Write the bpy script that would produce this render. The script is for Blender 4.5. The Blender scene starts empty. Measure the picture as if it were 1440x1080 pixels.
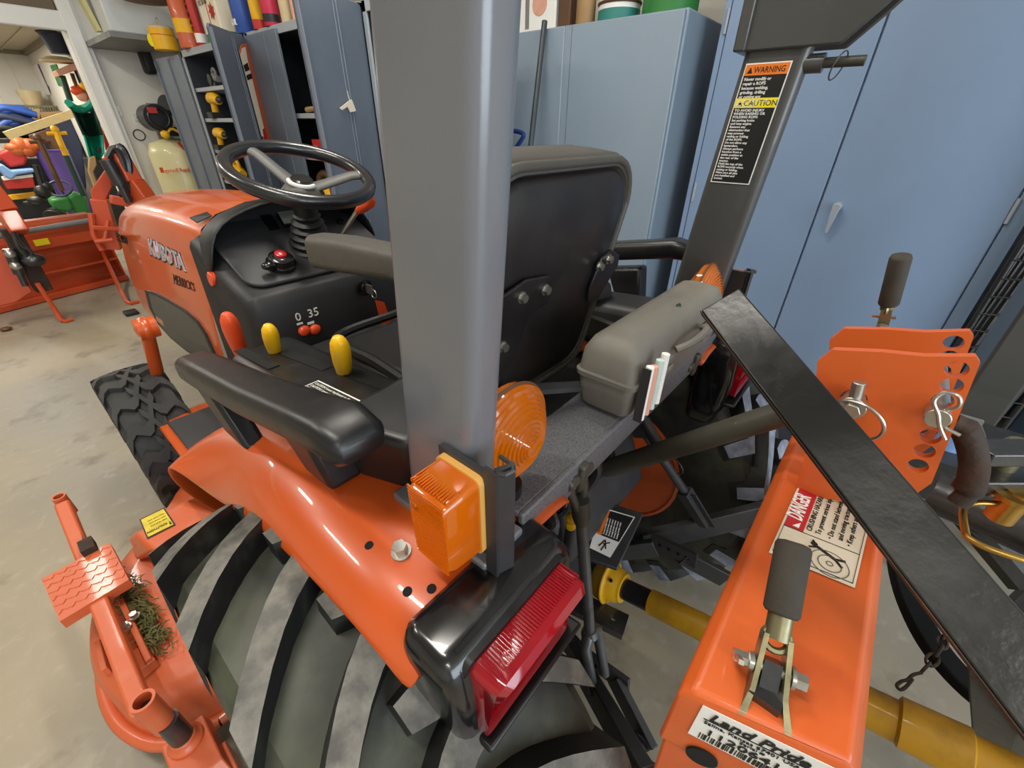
import bpy, bmesh, math, random
from mathutils import Vector, Matrix, Quaternion
random.seed(7)
sc = bpy.context.scene
COL = sc.collection
R = math.radians
V = Vector

# ------------------------------------------------------------------ camera
FPX, PITCH, ROLL, HEAD, CAMH = 590.0, R(31.45), R(0.6), R(50.0), 1.36
fwd = V((math.sin(HEAD)*math.cos(PITCH), math.cos(HEAD)*math.cos(PITCH), -math.sin(PITCH)))
rgt0 = V((math.cos(HEAD), -math.sin(HEAD), 0)); up0 = rgt0.cross(fwd)
rgt = rgt0*math.cos(ROLL) + up0*math.sin(ROLL); upv = -rgt0*math.sin(ROLL) + up0*math.cos(ROLL)
cam_d = bpy.data.cameras.new('camera'); cam = bpy.data.objects.new('camera', cam_d); COL.objects.link(cam)
cam_d.sensor_width = 36; cam_d.lens = FPX/1440*36; cam_d.clip_start = .01; cam_d.clip_end = 100
cm = Matrix((rgt, upv, -fwd)).transposed().to_4x4(); cm.translation = (0, 0, CAMH); cam.matrix_world = cm
sc.camera = cam
def ray(x, y): return fwd + rgt*((x-720)/FPX) + upv*((540-y)/FPX)
def at(x, y, **k):
    """survey helper: where the sight line of a photo pixel meets a plane X=, Y= or Z="""
    a, v = list(k.items())[0]; d = ray(x, y); i = 'XYZ'.index(a); c = V((0, 0, CAMH))
    return c + d*((v-c[i])/d[i])
def ray_plane(x, y, p0, n):
    d = ray(x, y); n = V(n); c = V((0, 0, CAMH)); return c + d*((V(p0)-c).dot(n)/d.dot(n))
def dep(x, y, t): return V((0, 0, CAMH)) + ray(x, y)*t

# ------------------------------------------------------------------ light and exposure
sc.view_settings.view_transform = 'Standard'; sc.view_settings.look = 'None'
sc.view_settings.exposure = 0.58; sc.view_settings.gamma = 1; sc.view_settings.use_curve_mapping = False
w = bpy.data.worlds.new('World'); sc.world = w; w.use_nodes = True
bg = w.node_tree.nodes['Background']; bg.inputs[0].default_value = (.80, .88, 1.0, 1); bg.inputs[1].default_value = .45
def area(name, loc, target, sx, sy, power, col):
    l = bpy.data.lights.new(name, 'AREA'); l.shape = 'RECTANGLE'; l.size = sx; l.size_y = sy; l.energy = power; l.color = col
    o = bpy.data.objects.new(name, l); COL.objects.link(o); o.location = loc
    o.rotation_euler = (V(target)-V(loc)).to_track_quat('-Z', 'Y').to_euler(); return o
area('daylight_door', (-.6, -5.6, 1.9), (1.2, 1, .8), 4.5, 2.6, 175, (.80, .90, 1.0))
for i, (x, y) in enumerate(((-1.7, -1.9), (-.42, .78), (1.05, 1.5), (-1.2, 3.0), (-.7, 5.0))):  # shop strips, some added to put glints on brace bar and tail lamp housing
    area('strip_and_glint_light', (x, y, 3.35), (x, y, 0), .16, 1.25, 25, (1.0, .95, .86))
for x, y in ((-.6, 8.2), (.3, 10.4)):
    area('strip_light_far', (x, y, 2.36), (x, y, 0), .2, 1.6, 48, (1.0, .94, .82))

# ------------------------------------------------------------------ materials
def lin(c):
    if isinstance(c, str):
        c = [int(c[i:i+2], 16)/255 for i in (0, 2, 4)]
    return tuple(((v/12.92) if v <= .04045 else ((v+.055)/1.055)**2.4) for v in c) + (1,)
MATS = {}
def mat(name, col, rough=.5, metal=0, coat=0, var=None, bump=None, scratch=None, trans=0, spec=.5, coat_rough=.05):
    m = bpy.data.materials.new(name); m.use_nodes = True; nt = m.node_tree; N = nt.nodes; L = nt.links
    b = N['Principled BSDF']; b.inputs['Base Color'].default_value = lin(col); b.inputs['Roughness'].default_value = rough
    b.inputs['Metallic'].default_value = metal; b.inputs['Coat Weight'].default_value = coat; b.inputs['Coat Roughness'].default_value = coat_rough
    b.inputs['Specular IOR Level'].default_value = spec
    if trans: b.inputs['Transmission Weight'].default_value = trans
    tc = N.new('ShaderNodeTexCoord'); src = None
    def noise(scale, detail=6, rgh=.6, vec=None):
        n = N.new('ShaderNodeTexNoise'); n.inputs['Scale'].default_value = scale; n.inputs['Detail'].default_value = detail
        n.inputs['Roughness'].default_value = rgh; L.new(vec or tc.outputs['Object'], n.inputs['Vector']); return n
    def ramp(fac, lo, hi):
        r = N.new('ShaderNodeMapRange'); r.inputs[1].default_value = lo; r.inputs[2].default_value = hi; L.new(fac, r.inputs[0]); return r.outputs[0]
    if var:
        for (c2, scale, lo, hi, amt) in (var if isinstance(var, list) else [var]):
            n = noise(scale); f = ramp(n.outputs[0], lo, hi)
            mu = N.new('ShaderNodeMath'); mu.operation = 'MULTIPLY'; mu.inputs[1].default_value = amt; L.new(f, mu.inputs[0])
            mx = N.new('ShaderNodeMix'); mx.data_type = 'RGBA'; L.new(mu.outputs[0], mx.inputs[0])
            if src is None: mx.inputs[6].default_value = lin(col)
            else: L.new(src, mx.inputs[6])
            mx.inputs[7].default_value = lin(c2); src = mx.outputs[2]
            rr = N.new('ShaderNodeMath'); rr.operation = 'MULTIPLY_ADD'; rr.inputs[1].default_value = .25; rr.inputs[2].default_value = rough
            L.new(mu.outputs[0], rr.inputs[0]); L.new(rr.outputs[0], b.inputs['Roughness'])
    if scratch:
        c2, scale, th = scratch
        mp = N.new('ShaderNodeMapping'); mp.inputs['Scale'].default_value = (1, 1, .12); mp.inputs['Rotation'].default_value = (.5, .4, .9); L.new(tc.outputs['Object'], mp.inputs[0])
        n = noise(scale, 8, .75, mp.outputs[0]); f = ramp(n.outputs[0], th, th+.04)
        mx = N.new('ShaderNodeMix'); mx.data_type = 'RGBA'; L.new(f, mx.inputs[0]); mx.inputs[7].default_value = lin(c2)
        if src is None: mx.inputs[6].default_value = lin(col)
        else: L.new(src, mx.inputs[6])
        src = mx.outputs[2]
    if src is not None: L.new(src, b.inputs['Base Color'])
    if bump:
        n = noise(bump[0], 4, .5); bp = N.new('ShaderNodeBump'); bp.inputs['Strength'].default_value = bump[1]; bp.inputs['Distance'].default_value = bump[2] if len(bump) > 2 else .002
        L.new(n.outputs[0], bp.inputs['Height']); L.new(bp.outputs[0], b.inputs['Normal'])
    MATS[name] = m; return m
M = MATS
mat('orange_paint', 'C4521C', .30, coat=.5, var=('B4491A', 3.0, .45, .75, .35))
mat('orange_hitch', 'D05E24', .42, coat=.15, var=[('C7441A', 14, .5, .72, .5), ('8A5A40', 60, .66, .74, .5)], scratch=('7A4A35', 22, .70))
mat('orange_deck', 'C65C32', .45, coat=.2, var=[('C9744F', 12, .5, .75, .6), ('8C6A50', 45, .62, .72, .5)], bump=(90, .1))
mat('orange_loader', 'C24C24', .4, coat=.3, var=('C43A1C', 8, .45, .7, .4))
mat('rops_grey', '6C6E73', .30, coat=.6, coat_rough=.22, bump=(260, .12, .001), scratch=('9C9EA2', 30, .70))
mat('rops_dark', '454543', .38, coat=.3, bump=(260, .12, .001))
mat('bar_speckle', '68676A', .42, var=('47474A', 520, .45, .6, .8), bump=(240, .5, .001))
mat('black_plastic', '161618', .36, var=('2C2B2C', 25, .5, .8, .4), bump=(500, .1, .0006))
mat('black_gloss', '121214', .2, coat=.4, var=('2C2B2B', 18, .5, .8, .5), scratch=('3A3A3C', 16, .735))
mat('dash_plastic', '1A1A1C', .5, bump=(700, .15, .0005))
mat('dash_panel', '323234', .5, bump=(700, .1, .0005))
mat('vinyl_black', '1C1B1B', .34, bump=(420, .4, .001))
mat('vinyl', '45423D', .42, bump=(420, .5, .0012), var=('4C4945', 6, .5, .8, .5))
mat('vinyl_dusty', '4C4943', .5, bump=(420, .5, .0012), var=('3E3B37', 9, .45, .75, .6))
mat('seat_shell', '1C191A', .36, var=('37302C', 5, .45, .75, .6), bump=(350, .25, .0008))
mat('rubber', '2A2B28', .5, var=[('565A44', 5, .45, .68, .7), ('141517', 9, .5, .72, .85), ('6B7480', 6, .62, .76, .45)])
mat('rubber_black', '151516', .55, var=('33352C', 25, .5, .75, .7), bump=(120, .3, .002))
mat('rubber_worn', '5F5D58', .8, var=[('8A867C', 34, .4, .7, .8), ('2E2E2C', 12, .5, .72, .8)], bump=(160, .5, .002))
mat('rubber_front', '2B2B2A', .7, var=('4A4743', 12, .45, .75, .6), bump=(120, .3, .002))
mat('rubber_chalk', '6E7482', .75, var=[('A9B2C4', 18, .4, .65, .8), ('2A2C30', 6, .55, .75, .8)], bump=(160, .4, .002))
mat('grip_rubber', '3A352D', .75, bump=(300, .4, .001), var=('59503F', 20, .5, .8, .5))
mat('steel_dark', '37383A', .42, metal=.25, var=('4A4744', 20, .5, .75, .5), bump=(120, .15, .001))
mat('steel_bright', '6A6C6E', .35, metal=.6, var=('3E3E3C', 24, .45, .7, .6))
mat('steel_black', '1E1E20', .34, coat=.2, spec=.8, var=('34322F', 12, .5, .75, .6), bump=(110, .35, .0015))
mat('steel_olive', '4A483F', .42, metal=.2, var=('2F2D28', 14, .45, .7, .7))
mat('zinc', 'B8B6AE', .3, metal=.9, var=('7F7860', 30, .5, .75, .5))
mat('zinc_yellow', 'B8924A', .3, metal=.9, var=('8A6A35', 30, .5, .75, .5))
mat('zinc_olive', '8F8A6B', .35, metal=.8, var=('5A5545', 30, .45, .7, .6))
mat('rust', '33251B', .75, var=[('6B4222', 20, .5, .72, .6), ('1C1816', 9, .5, .7, .7)], bump=(80, .6, .003))
mat('yellow_pto', 'D9A410', .42, coat=.2, var=('8A6A18', 14, .5, .72, .6), bump=(90, .15, .001))
mat('yellow_knob', 'F2B808', .35, coat=.2)
mat('orange_knob', 'DF4C1E', .42, coat=.2)
mat('red_plastic', 'B81A22', .3, coat=.4)
mat('white_paint', 'E2E0DA', .5)
mat('cream', 'E9DFC8', .5)
mat('grey_box', '6E6A62', .62, var=('857F73', 10, .45, .7, .5), bump=(350, .25, .0008))
mat('cabinet_blue', '8299B8', .36, var=('7A90AE', 2.5, .4, .7, .5), bump=(220, .04, .0006))
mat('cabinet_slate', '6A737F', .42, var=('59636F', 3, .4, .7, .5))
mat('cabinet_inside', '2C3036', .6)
mat('cabinet_grey', '8D9DAC', .36, var=('8292A2', 2.5, .4, .7, .5), bump=(220, .04, .0006))
mat('cabinet_edge', 'A2A9B0', .4)
mat('wall_white', 'DDD9CE', .7, var=('CFCBC0', 3, .45, .7, .5))
mat('ceiling_tan', 'B5AC98', .75)
mat('metal_white', 'CFD2CF', .4)
mat('label_black', '111111', .5); mat('label_white', 'ECEAE4', .5); mat('label_orange', 'E8791E', .5); mat('label_yellow', 'F0DC14', .5)
mat('label_red', 'B8242C', .5); mat('label_cream', 'DCD2BC', .55, var=('C2B698', 20, .5, .75, .5)); mat('ink', '151515', .6); mat('ink_grey', '6A6458', .6)
mat('chrome_letter', 'C4C8D0', .25, metal=.5)
for n, c in dict(red='B8281E', blue='2A4E9C', navy='27304A', yellow='E8B010', green='2C7A34', green_dark='0E3A2C', mint='18A588', purple='5A4490', beige='C9B68E', tan='A8875A',
                 wood='B48E5E', wood_pale='D8C38E', cardboard='B58F58', black='18181A', grey='7C7C7A', pink='D9A08A', khaki='C6BE84', cloth_white='D8D6D0', lcd='C8CCC4', brown='5B3D26', sky='7EA4D8', magenta='C02848', pale_green='BFD2CC', rustcloth='B8571F').items():
    mat('c_'+n, c, .5, var=(tuple(max(0, int(c[i:i+2], 16)/255*.82) for i in (0, 2, 4)), 14, .5, .75, .4))
def lens_mat(name, col, rough=.12, em=0):
    m = mat(name, col, rough, coat=.8); b = m.node_tree.nodes['Principled BSDF']
    b.inputs['Transmission Weight'].default_value = .45; b.inputs['IOR'].default_value = 1.35
    b.inputs['Subsurface Weight'].default_value = .25; b.inputs['Subsurface Radius'].default_value = (.02, .008, .002)
    return m
lens_mat('amber_lens', 'EE7A08'); lens_mat('red_lens', 'BC1024')
m = mat('floor_concrete', 'A0947C', .5, var=[('8A8271', 1.1, .42, .62, .7), ('7D7F80', .6, .45, .7, .5), ('54493A', 5, .58, .74, .7), ('B9B2A4', 18, .55, .75, .4)], bump=(60, .08, .002))
mat('glass_screen', 'AEB4A8', .15, coat=.6)

# ------------------------------------------------------------------ mesh builder
def basis(axis):
    a = V(axis).normalized(); t = V((0, 0, 1)) if abs(a.z) < .9 else V((1, 0, 0))
    u = a.cross(t).normalized(); return u, a.cross(u).normalized(), a
class MB:
    def __init__(s): s.bm = bmesh.new(); s.mi = 0
    def face(s, vs):
        try: f = s.bm.faces.new(vs); f.material_index = s.mi; return f
        except ValueError: return None
    def pts(s, ps): return [s.bm.verts.new(V(p)) for p in ps]
    def poly(s, ps): s.face(s.pts(ps))
    def hexa(s, b, t):
        """prism between bottom ring b and top ring t (same count)"""
        B = s.pts(b); T = s.pts(t); n = len(b); s.face(B[::-1]); s.face(T)
        for i in range(n): s.face((B[i], B[(i+1) % n], T[(i+1) % n], T[i]))
        return s
    def prism(s, ring, ext):
        e = V(ext); return s.hexa(ring, [V(p)+e for p in ring])
    def box(s, c, d, rot=None):
        c = V(c); x, y, z = (v/2 for v in d); m = rot or Matrix.Identity(3)
        P = lambda a, b, k: c + m @ V((a*x, b*y, k*z))
        return s.hexa([P(-1, -1, -1), P(1, -1, -1), P(1, 1, -1), P(-1, 1, -1)], [P(-1, -1, 1), P(1, -1, 1), P(1, 1, 1), P(-1, 1, 1)])
    def span(s, a, b): a = V(a); b = V(b); return s.box((a+b)/2, [abs(b[i]-a[i]) for i in range(3)])
    def rings(s, rings, closed=True, cap0=True, cap1=True):
        RR = [s.pts(r) for r in rings]; n = len(RR[0])
        for a, b in zip(RR, RR[1:]):
            for i in range(n if closed else n-1): s.face((a[i], a[(i+1) % n], b[(i+1) % n], b[i]))
        if closed and cap0: s.face(RR[0][::-1])
        if closed and cap1: s.face(RR[-1])
        return s
    def tube(s, ps, r, n=12, caps=True, sq=None):
        ps = [V(p) for p in ps]; k = len(ps); rs = r if isinstance(r, (list, tuple)) else [r]*k
        u = None; out = []
        for i, p in enumerate(ps):
            d = (ps[min(i+1, k-1)]-ps[max(i-1, 0)]).normalized()
            if u is None: u = basis(d)[0]
            u = (u - d*u.dot(d)).normalized(); w_ = d.cross(u)
            out.append([p + (u*math.cos(t)+w_*math.sin(t))*rs[i] for t in (2*math.pi*j/n for j in range(n))])
        return s.rings(out, True, caps, caps)
    def cyl(s, a, b, r, r2=None, n=20): return s.tube([a, b], [r, r if r2 is None else r2], n)
    def bar(s, a, b, wd, th, up=(0, 0, 1)):
        """flat bar from a to b, width wd across, thickness th along up"""
        a = V(a); b = V(b); d = (b-a).normalized(); u = V(up); sd = d.cross(u).normalized(); u = sd.cross(d).normalized()
        q = lambda p: [p+sd*wd/2-u*th/2, p+sd*wd/2+u*th/2, p-sd*wd/2+u*th/2, p-sd*wd/2-u*th/2]
        return s.hexa(q(a), q(b))
    def lathe(s, o, axis, prof, n=28, a0=0, a1=None):
        """prof: (along, radius)"""
        u, v, a = basis(axis); o = V(o); out = []
        for h, r in prof: out.append([o + a*h + (u*math.cos(t)+v*math.sin(t))*max(r, 1e-4) for t in (2*math.pi*j/n for j in range(n))])
        return s.rings(out)
    def torus(s, c, axis, R_, r, n=40, k=10, a0=0, a1=2*math.pi):
        u, v, a = basis(axis); c = V(c); full = abs(a1-a0-2*math.pi) < 1e-4; out = []
        for i in range(n + (0 if full else 1)):
            t = a0+(a1-a0)*i/n; d = u*math.cos(t)+v*math.sin(t)
            out.append([c+d*(R_+r*math.cos(q))+a*r*math.sin(q) for q in (2*math.pi*j/k for j in range(k))])
        if full: out.append(out[0]); s.rings(out, True, False, False); bmesh.ops.remove_doubles(s.bm, verts=s.bm.verts, dist=1e-6)
        else: s.rings(out)
        return s
    def ball(s, c, r, n=14, k=9):
        c = V(c); r = r if isinstance(r, (list, tuple)) else (r, r, r)
        return s.rings([[c+V((r[0]*math.sin(p)*math.cos(t), r[1]*math.sin(p)*math.sin(t), r[2]*math.cos(p))) for t in (2*math.pi*j/n for j in range(n))]
                 for p in (max(.02, math.pi*i/k) if i < k else math.pi-.02 for i in range(k+1))])
    def grid(s, rows): return s.rings(rows, False)
    def plate(s, outer, holes, o, xd, yd, th):
        """flat plate with holes: outer list of (u,v); holes list of (u,v,r[,ry])"""
        cu = bpy.data.curves.new('tmp', 'CURVE'); cu.dimensions = '2D'; cu.fill_mode = 'BOTH'; cu.extrude = th/2
        def sp(pl):
            q = cu.splines.new('POLY'); q.points.add(len(pl)-1); q.use_cyclic_u = True
            for p_, (a, b) in zip(q.points, pl): p_.co = (a, b, 0, 1)
        sp(outer)
        for h in holes: sp([(h[0]+h[2]*math.cos(t), h[1]+(h[3] if len(h) > 3 else h[2])*math.sin(t)) for t in (-2*math.pi*i/16 for i in range(16))])
        return s._addcurve(cu, o, xd, yd)
    def _addcurve(s, cu, o, xd, yd):
        ob = bpy.data.objects.new('tmp', cu); COL.objects.link(ob); bpy.context.view_layer.update()
        me = bpy.data.meshes.new_from_object(ob.evaluated_get(bpy.context.evaluated_depsgraph_get()))
        x = V(xd).normalized(); y = V(yd).normalized(); y = (y-x*x.dot(y)).normalized(); z = x.cross(y); o = V(o)
        vs = [s.bm.verts.new(o+x*v.co.x+y*v.co.y+z*v.co.z) for v in me.vertices]
        for p in me.polygons: s.face([vs[i] for i in p.vertices])
        bpy.data.objects.remove(ob); bpy.data.curves.remove(cu); bpy.data.meshes.remove(me); return s
    def text(s, body, size, o, xd, yd, lift=.0006, align='LEFT', ext=.0003, bold=0, sx=1.0, shear=0):
        cu = bpy.data.curves.new('tmp', 'FONT'); cu.body = body; cu.size = size; cu.align_x = align; cu.extrude = ext; cu.offset = bold; cu.shear = shear
        cu.resolution_u = 2; cu.space_line = .95
        x = V(xd).normalized(); y = V(yd).normalized(); y = (y-x*x.dot(y)).normalized()
        n0 = len(s.bm.verts); s._addcurve(cu, V(o)+x.cross(y)*lift, xd, yd)
        if sx != 1.0:
            s.bm.verts.ensure_lookup_table()
            for v in list(s.bm.verts)[n0:]:
                d = (v.co-V(o)).dot(x); v.co += x*d*(sx-1)
        return s
    def each(s, k, name, m, parent=None, **kw):
        """one object per piece: every k unconnected islands, in the order they were built, make one"""
        s.bm.verts.ensure_lookup_table(); seen = {}; n = 0
        for v in s.bm.verts:
            if v in seen: continue
            st = [v]; seen[v] = n
            while st:
                for e in st.pop().link_edges:
                    for q in e.verts:
                        if q not in seen: seen[q] = n; st.append(q)
            n += 1
        out = []
        for g in range((n+k-1)//k):
            mb = MB(); mp = {}
            for v in s.bm.verts:
                if seen[v]//k == g: mp[v] = mb.bm.verts.new(v.co)
            for f in s.bm.faces:
                if f.verts[0] in mp:
                    mb.mi = f.material_index; mb.face([mp[v] for v in f.verts])
            out.append(mb.done(name, m, parent, **kw))
        s.bm.free(); return out[0]
    def done(s, name, m, parent=None, bevel=0, seg=2, angle=38, sub=0, solid=0, recalc=True, kind=None, label=None):
        if recalc: bmesh.ops.recalc_face_normals(s.bm, faces=s.bm.faces)
        me = bpy.data.meshes.new(name)
        c = V((0, 0, 0))
        if len(s.bm.verts):
            lo = V([min(v.co[i] for v in s.bm.verts) for i in range(3)]); hi = V([max(v.co[i] for v in s.bm.verts) for i in range(3)]); c = (lo+hi)/2
            if parent is None: c.z = lo.z
        for v in s.bm.verts: v.co -= c
        s.bm.to_mesh(me); s.bm.free()
        for x in (m if isinstance(m, (list, tuple)) else [m]): me.materials.append(M[x] if isinstance(x, str) else x)
        me.shade_smooth(); me.set_sharp_from_angle(angle=R(angle))
        o = bpy.data.objects.new(name, me); COL.objects.link(o)
        if parent:
            o.parent = parent; wp = parent.location.copy(); q = parent.parent
            while q: wp += q.location; q = q.parent
            o.location = c-wp
        else: o.location = c
        if solid: q = o.modifiers.new('solid', 'SOLIDIFY'); q.thickness = solid; q.offset = 0
        if bevel: q = o.modifiers.new('bevel', 'BEVEL'); q.width = bevel; q.segments = seg; q.limit_method = 'ANGLE'; q.angle_limit = R(40); q.harden_normals = False
        if sub: q = o.modifiers.new('sub', 'SUBSURF'); q.levels = sub; q.render_levels = sub
        if kind: o['kind'] = kind
        if label: o['label'] = label
        return o
from mathutils.bvhtree import BVHTree
def skin(o):
    """hit function: where the sight line of a photo pixel meets the finished surface of o"""
    bpy.context.view_layer.update(); tr = BVHTree.FromObject(o, bpy.context.evaluated_depsgraph_get()); off = o.matrix_world.translation.copy()
    def hit(x, y, k=.002):
        d = ray(x, y).normalized(); p, n, _, _ = tr.ray_cast(V((0, 0, CAMH))-off, d)
        if p is None: return None, None
        if n.dot(d) > 0: n = -n
        return p+off+n*k, n
    return hit
def tag(o, label, cat, group=None, kind=None):
    o['label'] = label; o['category'] = cat
    if group: o['group'] = group
    if kind: o['kind'] = kind
    return o
def thing(name, label, cat, loc, group=None):
    o = bpy.data.objects.new(name, None); COL.objects.link(o); o.location = loc; o.empty_display_size = .1; return tag(o, label, cat, group)
def struct(mb, name, m, **k): o = mb.done(name, m, **k); o['kind'] = 'structure'; return o
def rot(axis, deg): return Matrix.Rotation(R(deg), 3, axis)
def rrect(w_, h_, r, k=5):
    """rounded rectangle outline, centred, counter-clockwise"""
    out = []
    for cx, cy, a in ((w_/2-r, h_/2-r, 0), (-w_/2+r, h_/2-r, 90), (-w_/2+r, -h_/2+r, 180), (w_/2-r, -h_/2+r, 270)):
        for i in range(k+1): t = R(a+90*i/k); out.append((cx+r*math.cos(t), cy+r*math.sin(t)))
    return out
def frame_pts(pl, o, xd, yd): o = V(o); x = V(xd); y = V(yd); return [o+x*a+y*b for a, b in pl]
def bez(ps, n=16):
    """Catmull-Rom through points"""
    P = [V(p) for p in ps]; P = [2*P[0]-P[1]]+P+[2*P[-1]-P[-2]]; out = []
    for i in range(1, len(P)-2):
        for j in range(n):
            t = j/n; a, b, c, d = P[i-1:i+3]
            out.append(.5*((2*b)+(c-a)*t+(2*a-5*b+4*c-d)*t*t+(3*b-a-3*c+d)*t**3))
    out.append(P[-2]); return out
def bolt(mb, p, ax, r, h, hexn=6):
    a = V(ax).normalized(); p = V(p); mb.cyl(p, p+a*h*.25, r*1.35, n=18); mb.cyl(p+a*h*.25, p+a*h, r, n=hexn)
# ------------------------------------------------------------------ room shell
struct(MB().span((-4.2, -6.5, -.12), (3.6, 14.2, 0)), 'floor', 'floor_concrete')
struct(MB().span((3.4, -6.5, 0), (3.55, 6.6, 3.5)), 'wall_right', 'wall_white')
struct(MB().span((-4.2, -6.5, 0), (-4.05, 14, 3.5)), 'wall_left', 'wall_white')
struct(MB().span((-4.2, -6.5, 3.5), (3.55, 6.75, 3.6)), 'ceiling', 'wall_white')
EJ = 1.235
struct(MB().span((EJ, 6.6, 0), (3.55, 6.75, 3.5)), 'wall_end', 'wall_white')
hz = at(40, 14, Y=6.6).z
struct(MB().span((-4.2, 6.6, hz), (EJ, 6.75, 3.5)), 'wall_header', mat('header_brown', '6A5C48', .7))
mb = MB(); mb.span((EJ-.05, 6.54, 0), (EJ+.09, 6.60, 2.35)); mb.span((EJ-.06, 6.60, 0), (EJ, 6.76, 2.35)); mb.span((EJ+.03, 6.515, 0), (EJ+.05, 6.54, 2.4)); struct(mb, 'trim_1', 'white_paint', bevel=.004)
mb = MB(); mb.span((-4.2, 6.545, hz-.13), (EJ+.08, 6.60, hz+.02)); struct(mb, 'trim_2', 'white_paint', bevel=.01)
# next bay
NX = 1.58
struct(MB().span((NX, 6.75, 0), (NX+.12, 14, 2.6)), 'wall_bay_side', 'wall_white')
mb = MB(); mb.span((-4.2, 12.5, 0), (NX, 12.62, 2.6))
for i in range(18): mb.span((-4.0+i*.31, 12.488, 0), (-3.985+i*.31, 12.5, 2.5))
struct(mb, 'wall_bay_back', 'wall_white')
mb = MB(); mb.span((-4.2, 6.75, 2.42), (NX+.1, 12.6, 2.5))
for i in range(14): mb.span((-4.2+i*.42, 6.75, 2.405), (-4.17+i*.42, 12.5, 2.42))
struct(mb, 'ceiling_bay', 'ceiling_tan')
mb = MB(); mb.span((-4.2, 12.44, 2.36), (NX, 12.5, 2.42)); mb.span((NX-.05, 6.8, 2.36), (NX, 12.5, 2.42)); struct(mb, 'trim_3', mat('trim_brown', '8E8470', .7))

# ------------------------------------------------------------------ cabinets
def handle(mb_parent, p):
    mb = MB(); mb.lathe(p, (-1, 0, 0), [(0, .022), (.012, .02), (.03, .016), (.034, .001)], 20); mb.hexa([p+V((-.036, -.018, .010)), p+V((-.036, .018, .014)), p+V((-.030, .014, -.125)), p+V((-.030, -.002, -.125))], [p+V((-.052, -.02, .014)), p+V((-.052, .018, .018)), p+V((-.038, .012, -.125)), p+V((-.038, -.002, -.125))]); mb.done('handle', mat('handle_grey', 'AEB9C6', .35, metal=.2) if 'handle_grey' not in M else 'handle_grey', mb_parent, bevel=.003)
def hinge(par, p):
    mb = MB(); mb.cyl(p+V((0, 0, -.05)), p+V((0, 0, .05)), .007); mb.done('hinge', 'cabinet_edge', par)
# tall cabinets at the right
FX = 2.80
ys = [at(1400, 330, X=FX).y, at(1257, 0, X=FX).y, at(1030, 0, X=FX).y, at(1016, 60, X=FX).y]
yR = at(1405, 400, X=FX).y-.0; yS = at(1195, 170, X=FX).y; yL = at(1005, 120, X=FX).y
y_r, y_s, y_l = at(1362, 400, X=FX).y, at(1195, 170, X=FX).y, at(1005, 120, X=FX).y
tc = thing('tall_cabinet', 'tall blue-grey steel cabinet with two closed doors and lever handle', 'cabinet', (FX+.25, y_s, 0))
ZT = 2.25
mb = MB(); mb.span((FX+.022, y_r-.06, .06), (3.38, y_l+.03, ZT)); mb.span((FX+.05, y_r-.05, 0), (3.36, y_l, .06)); mb.done('cabinet_body', 'cabinet_blue', tc, bevel=.003)
mb = MB(); mb.span((FX, y_s+.004, .10), (FX+.02, y_l-.002, ZT-.02)); dl = mb.done('door', 'cabinet_blue', tc, bevel=.004)
mb = MB(); mb.span((FX, y_r+.004, .10), (FX+.02, y_s-.004, ZT-.02)); dr = mb.done('door', 'cabinet_blue', tc, bevel=.004)
handle(dr, at(1178, 290, X=FX))
for px_p in ((1022, 30), (976, 270)): hinge(dl, at(*px_p, X=FX-.002))
for px_p in ((1425, 297),): hinge(dr, V((FX-.002, y_r-.002, at(*px_p, X=FX).z)))
mb = MB(); mb.span((FX+.004, y_r-.06, .06), (FX+.022, y_r-.002, ZT)); mb.span((FX+.004, y_l+.002, .06), (FX+.022, y_l+.03, ZT)); mb.span((FX+.004, y_r-.06, .06), (FX+.022, y_l+.03, .095)); mb.done('face_frame', 'cabinet_blue', tc, bevel=.002)
# second tall cabinet further right behind the column
yq = y_r-.50
tc2 = thing('tall_cabinet', 'blue-grey cabinet mostly hidden behind the dark column at right edge', 'cabinet', (FX+.25, yq-.45, 0))
mb = MB(); mb.span((FX+.03, yq-.95, 0), (3.38, yq, ZT)); mb.done('cabinet_body', 'cabinet_blue', tc2, bevel=.004)
mb = MB(); mb.span((FX+.008, yq-.46, .08), (FX+.028, yq-.01, ZT-.02)); mb.span((FX+.008, yq-.94, .08), (FX+.028, yq-.47, ZT-.02)); mb.done('door', 'cabinet_blue', tc2, bevel=.004)
# low wide cabinet
LXF = 2.62; ly0 = at(968, 8, X=LXF).y; ztop_ = at(968, 8, X=LXF).z; ly1 = at(700, 50, X=LXF).y+.12
lc = thing('wide_cabinet', 'wide blue-grey steel cabinet with buckets and boxes on top', 'cabinet', (LXF+.3, (ly0+ly1)/2, 0))
ysm = at(803, 60, X=LXF).y; ysm2 = at(793, 60, X=LXF).y
mb = MB(); mb.span((LXF+.02, ly0, .05), (3.30, ly1, ztop_)); mb.span((LXF+.05, ly0+.02, 0), (3.28, ly1-.02, .05)); mb.done('cabinet_body', 'cabinet_grey', lc, bevel=.010, seg=3)
mb = MB(); mb.span((LXF, ly0+.012, .08), (LXF+.02, ysm, ztop_-.006)); mb.done('door', 'cabinet_grey', lc, bevel=.005)
mb = MB(); mb.span((LXF, ysm2, .08), (LXF+.02, ly1-.01, ztop_-.006)); mb.done('door', 'cabinet_grey', lc, bevel=.005)
mb = MB(); mb.span((LXF+.004, ysm+.002, .08), (LXF+.018, ysm2-.002, ztop_-.006)); mb.done('centre_strip', 'cabinet_grey', lc)
gapx = (LXF+.25, y_l+.04)
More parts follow.
